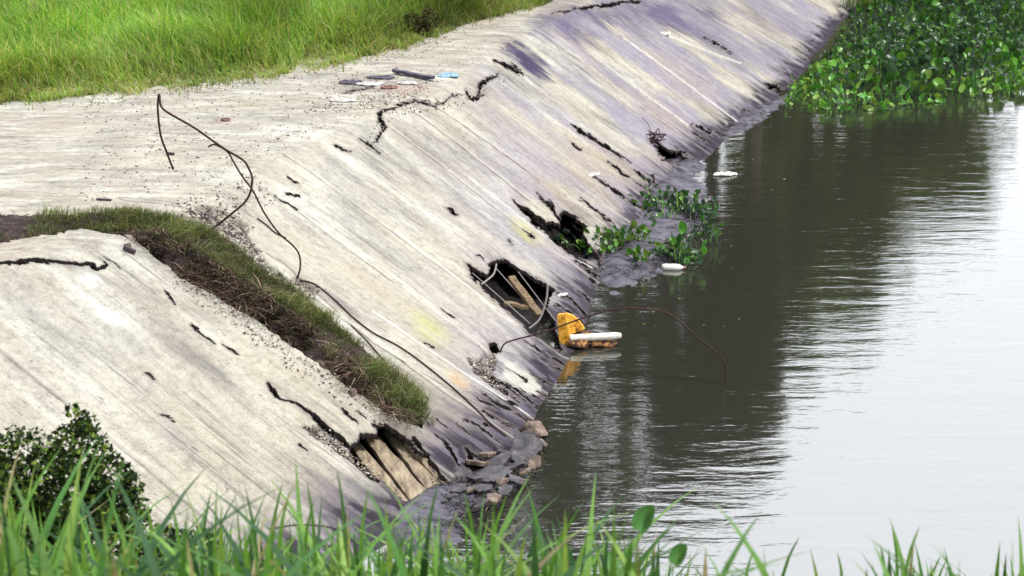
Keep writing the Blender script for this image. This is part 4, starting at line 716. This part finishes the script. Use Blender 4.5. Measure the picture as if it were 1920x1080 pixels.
# broken corrugated pieces in the near slab's hole
PLT = [((668, 834), (752, 944), .15, 'leftmost narrow tan slab fragment in the lower hole'), ((694, 815), (792, 938), .19, 'widest pale slab fragment in the lower hole'), ((728, 804), (818, 918), .15, 'rounded tan slab fragment right of the widest one'), ((764, 826), (838, 908), .10, 'grey slab fragment at the right of the lower hole')]
for i, (a, b_, w_, lab) in enumerate(PLT):
    A = surf(*a); B = surf(*b_); A = at(a[0], a[1], 0); 
    sa, sb_ = surf(a[0] - 30, a[1] - 30), surf(b_[0] - 10, b_[1] + 22)
    za = max(.25, sa[2] - .36); zb = max(.02, za - .62)
    A = at(a[0], a[1], za); B = at(b_[0], b_[1], zb); d = B - A; Ln = np.linalg.norm(d); d /= Ln; s_ = np.cross(d, [0, 0, 1.]); s_ /= np.linalg.norm(s_); u_ = np.cross(s_, d); V = []; F = []
    nl, nw = 22, 9
    for j in range(nl + 1):
        for k in range(nw + 1):
            t = j / nl; s0 = (k / nw - .5); wv = w_ * (.75 + .45 * t) * (1 + .15 * (float(vnoise(t * 7, i * 9, 3)) - .5)); en = (.05 * (float(vnoise(k * 1.3, i * 5 + 3, 5)) - .5)) * (1 if j in (0, nl) else 0)
            for q, dn in ((0, 0), (1, -.05)):
                V.append(d * (Ln * t + en) + s_ * wv * s0 + u_ * (.010 * math.cos(s0 * math.pi) + dn + .03 * (float(fbm(t * 9, k * .6 + i * 7, 9, 3)) - .5)))
    id_ = lambda j, k, q: (j * (nw + 1) + k) * 2 + q
    for j in range(nl):
        for k in range(nw): F.append([id_(j, k, 0), id_(j + 1, k, 0), id_(j + 1, k + 1, 0), id_(j, k + 1, 0)]); F.append([id_(j, k, 1), id_(j, k + 1, 1), id_(j + 1, k + 1, 1), id_(j + 1, k, 1)])
        F.append([id_(j, 0, 0), id_(j, 0, 1), id_(j + 1, 0, 1), id_(j + 1, 0, 0)]); F.append([id_(j, nw, 0), id_(j + 1, nw, 0), id_(j + 1, nw, 1), id_(j, nw, 1)])
    for k in range(nw): F.append([id_(0, k, 0), id_(0, k + 1, 0), id_(0, k + 1, 1), id_(0, k, 1)]); F.append([id_(nl, k, 0), id_(nl, k, 1), id_(nl, k + 1, 1), id_(nl, k + 1, 0)])
    o = mesh('slab_fragment', V, F, M['plate'], smooth=False); o.location = tuple(A); tag(o, lab, 'concrete fragment', 'broken slab fragments in the lower hole')
# timber pieces inside hole A
beam(aty(958, 520, surf(950, 560)[1] + .35), aty(1012, 592, surf(985, 600)[1] + .2), .10, .05, 'timber', M['old_wood'], 'long tan timber lying inside the large hole', 'timber', jag=.01)
beam(aty(945, 568, surf(930, 570)[1] + .25), aty(998, 578, surf(985, 600)[1] + .35), .10, .04, 'timber', M['old_wood'], 'short tan board across the lower part of the large hole', 'timber', jag=.01)
beam(surf(738, 140) + [0, .1, .05], surf(812, 153) + [0, 0, .05], .09, .05, 'plank', M['dark_sheet'], 'dark plank lying on the walkway left of the blue sheet', 'plank', jag=.01)
beam(surf(181, 376) + [0, 0, .015], surf(209, 377) + [0, 0, .015], .025, .02, 'stick', M['wood'], 'short dark stick on the walkway near the left edge', 'stick')
beam(surf(313, 291) + [0, 0, .02], surf(326, 291) + [0, 0, .02], .03, .03, 'stick', M['wood'], 'small dark strip standing for the shadow of the hanging bar tip on the walkway', 'stick')  # dark solid modelled in place of the bar tip's cast shadow
beam(surf(233, 472) + [0, 0, .04], surf(254, 481) + [0, 0, .03], .045, .04, 'stick', M['wood'], 'short thick dark stick on the near slab beside the gap', 'stick')
# ---- broken yellow casing with white foam on the water
c0 = at(1062, 652, 0); cas = empty('broken_casing', c0); tag(cas, 'broken yellow casing with a white foam bar floating at the foot of the slope', 'floating debris')
def L0(px, py, y=0.0): return aty(px, py, c0[1] + y) - c0
def plate(pts, off, th, name, mt):
    """extruded outline: front points and a thickness along +y"""
    n_ = len(pts); off = np.array(off, float); V = [np.array(p) for p in pts] + [np.array(p) + off for p in pts]; c = np.mean(V, 0)
    F = [list(range(n_)), list(range(n_, 2 * n_))[::-1]] + [[i, n_ + i, n_ + (i + 1) % n_, (i + 1) % n_] for i in range(n_)]
    o = mesh(name, V, F, mt, cas); bv = o.modifiers.new('bevel', 'BEVEL'); bv.width = .006; bv.segments = 2; return o
plate([L0(1044, 590), L0(1060, 588), L0(1066, 625), L0(1068, 640), L0(1082, 650), L0(1060, 655), L0(1048, 640)], (.03, .05, .0), .03, 'side_panel', M['yellow'])
plate([L0(1060, 588, .06), L0(1072, 592, .09), L0(1085, 602, .14), L0(1096, 618, .2), L0(1082, 624, .14), L0(1066, 628, .06)], (.012, .03, .01), .02, 'back_panel', M['yellow'])
plate([L0(1066, 624, .1), L0(1108, 620, .26), L0(1106, 626, .26), L0(1070, 634, .1)], (.0, .03, -.02), .02, 'inner_rim', M['brown_foam'])
V, F = lump(.33, .13, .06, 5, .22); o = mesh('foam_hull', V, F, M['brown_foam'], cas, smooth=True); o.location = tuple(L0(1110, 646, .12))
V, F = lump(.13, .09, .07, 9, .2); o = mesh('foam_edge', V, F, M['brown_foam'], cas, smooth=True); o.location = tuple(L0(1082, 645, .0))
A, B = L0(1068, 634, .02), L0(1165, 629, .1)
Ln = np.linalg.norm(B - A); cv = catmull([A, (A + B) / 2, B], 26); V, F = tube(cv, .044 + .002 * np.sin(np.arange(26) * 1.3) - .02 * np.exp(-np.arange(26)[::-1] / 1.5), 12); o = mesh('foam_bar', np.array(V), F, M['white_foam'], cas, smooth=True)
def crumple(sx, sy, sz, seed):
    nr, na = 7, 26; V = [(0, 0, sz * .6)]; F = []
    for i in range(1, nr + 1):
        for k in range(na):
            w_ = 2 * math.pi * k / na; q = 1 + .9 * (float(fbm(np.cos(w_) * 1.7 + seed, np.sin(w_) * 1.7 + 5, seed, 3)) - .5); r_ = i / nr * q
            V.append((sx * r_ * math.cos(w_), sy * r_ * math.sin(w_), sz * (2.6 * abs(float(fbm(r_ * 3 * math.cos(w_) + seed, r_ * 3 * math.sin(w_), seed + 2, 4)) - .5) * 2 * (1 - .5 * i / nr)) + .004))
    F += [(0, 1 + k, 1 + (k + 1) % na) for k in range(na)]
    for i in range(nr - 1):
        for k in range(na): F.append((1 + i * na + k, 1 + (i + 1) * na + k, 1 + (i + 1) * na + (k + 1) % na, 1 + i * na + (k + 1) % na))
    m_ = len(V); V += [(x, y, z - .012) for x, y, z in V]; F += [tuple(j + m_ for j in f[::-1]) for f in F]
    o1 = 1 + (nr - 1) * na; F += [(o1 + k, o1 + m_ + k, o1 + m_ + (k + 1) % na, o1 + (k + 1) % na) for k in range(na)]
    return np.array(V), F
# white floating scraps
def litter(px, py, sx, sy, sz, mt, name, lab, cat, seed, z=None, rough=.35):
    p = at(px, py, z) if z is not None else surf(px, py); V, F = crumple(sx, sy, sz * 1.3, seed); o = mesh(name, V, F, M[mt], smooth=False); o.location = (p[0], p[1], p[2] + .012); o.rotation_euler = (0, -.25 if px > 900 and z is None else 0, 0); return tag(o, lab, cat)
litter(1360, 328, .19, .12, .03, 'white_foam', 'foam_scrap', 'flat white foam scrap floating beyond the mud bank', 'foam scrap', 3, 0, .5)
bo = empty('floating_bottle', at(1262, 501, .03)); bo.rotation_euler = (0, 0, -.1); tag(bo, 'pale dented plastic bottle floating below the brightest hyacinth', 'bottle')
prof = [(-.16, .02), (-.15, .05), (-.10, .062), (-.04, .055), (.0, .062), (.06, .06), (.10, .05), (.13, .028), (.15, .022)]
V = []; F = []
for i, (xx, r_) in enumerate(prof):
    for k in range(14): w_ = 2 * math.pi * k / 14; V.append((xx, r_ * math.cos(w_), r_ * math.sin(w_) * .8))
for i in range(len(prof) - 1):
    for k in range(14): F.append([i * 14 + k, i * 14 + (k + 1) % 14, i * 14 + 14 + (k + 1) % 14, i * 14 + 14 + k])
F += [list(range(14))[::-1], list(range((len(prof) - 1) * 14, len(prof) * 14))]
mesh('bottle_body', V, F, M['white_foam'], bo, smooth=True)
V, F = tube([(.15, 0, 0), (.165, 0, 0), (.185, 0, 0)], .026, 12); mesh('cap', V, F, M['red_litter'], bo)
litter(1112, 330, .10, .07, .04, 'white_foam', 'plastic_bag', 'small crumpled white bag on the slope at the left of the upper hyacinths', 'plastic bag', 5)
litter(1052, 556, .09, .05, .02, 'white_foam', 'plastic_scrap', 'thin white scrap on the sunken slab right of the large hole', 'plastic scrap', 8)
litter(1250, 64, .10, .10, .03, 'white_foam', 'plastic_scrap', 'white scrap stuck on the upper slope far up the embankment', 'plastic scrap', 12)
litter(843, 143, .17, .16, .02, 'blue_sheet', 'plastic_sheet', 'flat light blue plastic sheet on the walkway by the crest', 'plastic sheet', 14, rough=.6)
for i, (px, py, sx, sy, mt, lab) in enumerate([(655, 156, .16, .14, 'dark_sheet', 'dark crumpled rag at the left of the litter heap'), (690, 158, .2, .12, 'pale_sheet', 'pale crumpled sheet in the litter heap on the walkway'), (715, 147, .22, .14, 'dark_sheet', 'dark rag at the top of the litter heap'), (728, 165, .14, .1, 'red_litter', 'reddish scrap at the lower side of the litter heap'), (765, 158, .16, .1, 'pale_sheet', 'pale scrap between the dark plank and the litter heap'), (640, 190, .2, .12, 'pale_sheet', 'white crust scrap below the litter heap'), (423, 227, .07, .05, 'red_litter', 'small dark red scrap in the middle of the walkway')]):
    litter(px, py, sx, sy, .02, mt, 'litter_scrap', lab, 'litter', 20 + i, rough=.7)
# ------------------------------------------------------------------ rocks
RK = [(1003, 812, .15, .13, .10, 'rock', 'tan rock at the water edge, largest of the rubble'), (985, 856, .17, .12, .07, 'wet_rock', 'flat wet stone just in front of the tan rock'),
      (936, 876, .10, .09, .08, 'wet_rock', 'dark wet stone in the middle of the rubble'), (900, 880, .12, .1, .07, 'wet_rock', 'dark wet stone at the left of the rubble'), (960, 886, .09, .08, .06, 'wet_rock', 'small dark stone below the flat wet stone'), (925, 903, .14, .1, .05, 'wet_rock', 'broad low stone at the front of the rubble'), (985, 893, .06, .05, .04, 'wet_rock', 'tiny stone at the water side of the rubble'), (905, 926, .07, .06, .05, 'wet_rock', 'small stone above the foreground grass in the rubble'), (945, 930, .08, .06, .04, 'wet_rock', 'small low stone nearest the foreground water'),
      (880, 928, .05, .05, .04, 'rock', 'pale pebble left of the small stone in the rubble'), (600, 668, .06, .05, .05, 'rock', 'pale lump of concrete in the dark side of the gap'), (660, 738, .05, .05, .05, 'rock', 'small pale lump near the low end of the gap'), (240, 466, .05, .06, .04, 'rock', 'small lump of concrete on the near slab by the gap')]
WH = ['at the far left', 'left of the middle', 'in the middle', 'right of the middle', 'at the water side']
for k, (px, py) in enumerate([(868, 900), (872, 878), (915, 862), (948, 860), (968, 868), (1003, 880), (920, 890), (890, 905), (940, 915), (968, 910), (862, 925), (925, 945), (900, 955), (975, 842), (1015, 838)]):
    RK.append((px, py, random.uniform(.04, .09), random.uniform(.04, .08), random.uniform(.03, .06), 'wet_rock', ['small', 'jagged', 'flat'][k % 3] + ' wet stone ' + ['in the back row', 'in the middle rows', 'in the front row'][0 if py < 880 else (1 if py < 915 else 2)] + ' of the rubble, ' + WH[min(4, int((px - 860) / 32))]))
def shard(sx, sy, sz, seed):
    rs = np.random.default_rng(seed); na = rs.integers(5, 8); an = np.sort(rs.uniform(0, 6.28, na)); an = np.linspace(0, 6.28, na, endpoint=False) + rs.uniform(-.35, .35, na)
    pts = [(math.cos(a) * sx * q, math.sin(a) * sy * q) for a, q in zip(an, rs.uniform(.7, 1.25, na))]; dense = []
    for k in range(na):
        for t in np.linspace(0, 1, 5)[:-1]: dense.append(tuple(np.array(pts[k]) * (1 - t) + np.array(pts[(k + 1) % na]) * t + rs.normal(0, .05 * sx, 2)))
    V, F = slab(dense, sz); tx, ty = rs.uniform(-.5, .5), rs.uniform(-.45, .35); V = np.array(V); V[:, 2] += V[:, 0] * tx + V[:, 1] * ty; return V, F
for i, (px, py, sx, sy, sz, mt, lab) in enumerate(RK):
    onw = py > 780; p = at(px, py, .03) if onw else surf(px, py); V, F = shard(sx * 1.5, sy * 1.4, sz * .75, 40 + i) if (onw and i > 0) else lump(sx, sy, sz, 40 + i, .32); o = mesh('rock' if not (onw and i > 0) else 'concrete_chunk', V, F, M['rock' if (onw and i % 3 == 0) else mt], smooth=False); o.location = (p[0], p[1], p[2] + (sz * .2 if not (onw and i > 0) else sz * .7 + .04)); o.rotation_euler = (0, 0, i * 1.3); tag(o, lab.replace('stone', 'broken slab piece') if o.name.startswith('concrete') else lab, 'rubble', 'rubble at the foot of the slope' if onw else 'concrete lumps along the gap')

# ------------------------------------------------------------------ gravel, twigs, leaf litter (nobody could count them)
def grit(name, P, r0, r1, cols, w_, label, cat, mt='dry_root', flat=.6):
    n_ = len(P); oc = np.array([(1, 0, 0), (0, 1, 0), (-1, 0, 0), (0, -1, 0), (0, 0, 1), (0, 0, -1)], float); fc = np.array([(0, 1, 4), (1, 2, 4), (2, 3, 4), (3, 0, 4), (1, 0, 5), (2, 1, 5), (3, 2, 5), (0, 3, 5)])
    sz = np.exp(rng.uniform(math.log(r0), math.log(r1), n_))[:, None, None]; a = rng.uniform(0, 6.28, n_); o3 = oc[None] * rng.uniform(.6, 1.4, (n_, 6, 1)) * [1, .75, flat]
    x = o3[..., 0] * np.cos(a)[:, None] - o3[..., 1] * np.sin(a)[:, None]; y = o3[..., 0] * np.sin(a)[:, None] + o3[..., 1] * np.cos(a)[:, None]
    V = P[:, None] + np.stack([x, y, o3[..., 2]], -1) * sz; F = (np.arange(n_) * 6)[:, None, None] + fc[None]
    return tag(mesh(name, V.reshape(-1, 3), F.reshape(-1, 3), M[mt], col=np.repeat(pick(n_, cols, w_), 6, axis=0)), label, cat, None, 'stuff')
G = []
for poly, k in [(SC[2], 1500), (SC[0], 700), (SC[1], 700), ([(620, 150), (660, 135), (820, 150), (800, 185), (700, 205), (560, 215), (600, 180)], 900), ([(150, 182), (430, 152), (560, 128), (780, 84), (950, 26), (960, 36), (780, 104), (560, 150), (430, 170), (150, 200)], 900), ([(150, 200), (560, 160), (850, 60), (930, 100), (700, 205), (430, 330), (150, 390)], 1300), ([(690, 265), (720, 200), (860, 175), (940, 130), (950, 150), (870, 200), (740, 222)], 500), ([(300, 385), (470, 320), (520, 380), (420, 420)], 500), (GAP[12:22] + [(300, 520), (420, 600), (560, 700), (700, 790)], 700)]: G.append(verts_in(poly, k))
G = np.concatenate(G); P = VF[G] + rng.normal(0, .03, (len(G), 3)) * [1, 1, 0] + [0, 0, .004]
grit('gravel', P, .005, .024, [(.55, .52, .47), (.34, .31, .28), (.12, .10, .10), (.3, .2, .15)], [4, 3, 3, 1], 'loose gravel and crumbled concrete scattered over the walkway and broken edges', 'gravel')
def scatter(poly, k, z=.03):
    q = np.array(poly); P = np.stack([rng.uniform(q[:, 0].min(), q[:, 0].max(), k), rng.uniform(q[:, 1].min(), q[:, 1].max(), k)], -1); P = P[inpoly(P, poly)]
    return np.array([at(a, b, z) for a, b in P])
Pm = np.concatenate([scatter([(1080, 320), (1200, 330), (1340, 375), (1345, 400), (1320, 460), (1290, 490), (1190, 490), (1080, 470), (1040, 430)], 5200, .07), scatter([(1180, 330), (1300, 250), (1450, 180), (1480, 175), (1460, 215), (1370, 270), (1345, 320), (1350, 345), (1290, 350)], 2200, .06), scatter([(810, 860), (880, 858), (960, 842), (1020, 830), (1030, 850), (1000, 900), (900, 990), (780, 1000)], 2600, .06), scatter([(1120, 480), (1240, 500), (1230, 515), (1130, 530)], 500, .06)])
n_ = len(Pm); a = rng.uniform(0, 6.28, n_); kf = fbm(Pm[:, 0] * 2.5, Pm[:, 1] * 2.5, 71, 3); ok = kf + rng.normal(0, .05, n_) > .43; Pm = Pm[ok]; a = a[ok]; n_ = len(Pm)
tw = blades(Pm, rng.uniform(.015, .05, n_), rng.uniform(.006, .02, n_), rng.uniform(1.5, 4.5, n_), a, pick(n_, [(.012, .01, .014), (.03, .024, .03), (.10, .08, .06), (.06, .09, .03), (.3, .27, .2)], [5, 4, 1.6, 1, .5]), 3, twist=rng.uniform(-1.3, 1.3, n_))
tag(mesh('twigs', *tw[:2], M['dry_root'], col=tw[2]), 'dark twigs, rotting stalks and leaf litter tangled on the mud at the water edge', 'debris', None, 'stuff')
n_ = 130; Pw = np.array([at(rng.uniform(1050, 1560), rng.uniform(200, 620), .004) for _ in range(n_)]); 
ok = np.array([not inpoly(proj(p)[None], MUDS[0][0])[0] for p in Pw]); cxw = np.interp(Pw[:, 1], TS[o_, 1], TS[o_, 0]); Pw = Pw[ok & (Pw[:, 0] > cxw + .1) & (rng.uniform(0, 1, n_) < np.exp(-(Pw[:, 0] - cxw) / 1.6))]
grit('floating_scum', Pw, .012, .04, [(.3, .32, .12), (.12, .18, .04), (.5, .48, .4)], [3, 3, 1], 'small leaves and scum floating near the mud bank', 'floating leaves', flat=.08)
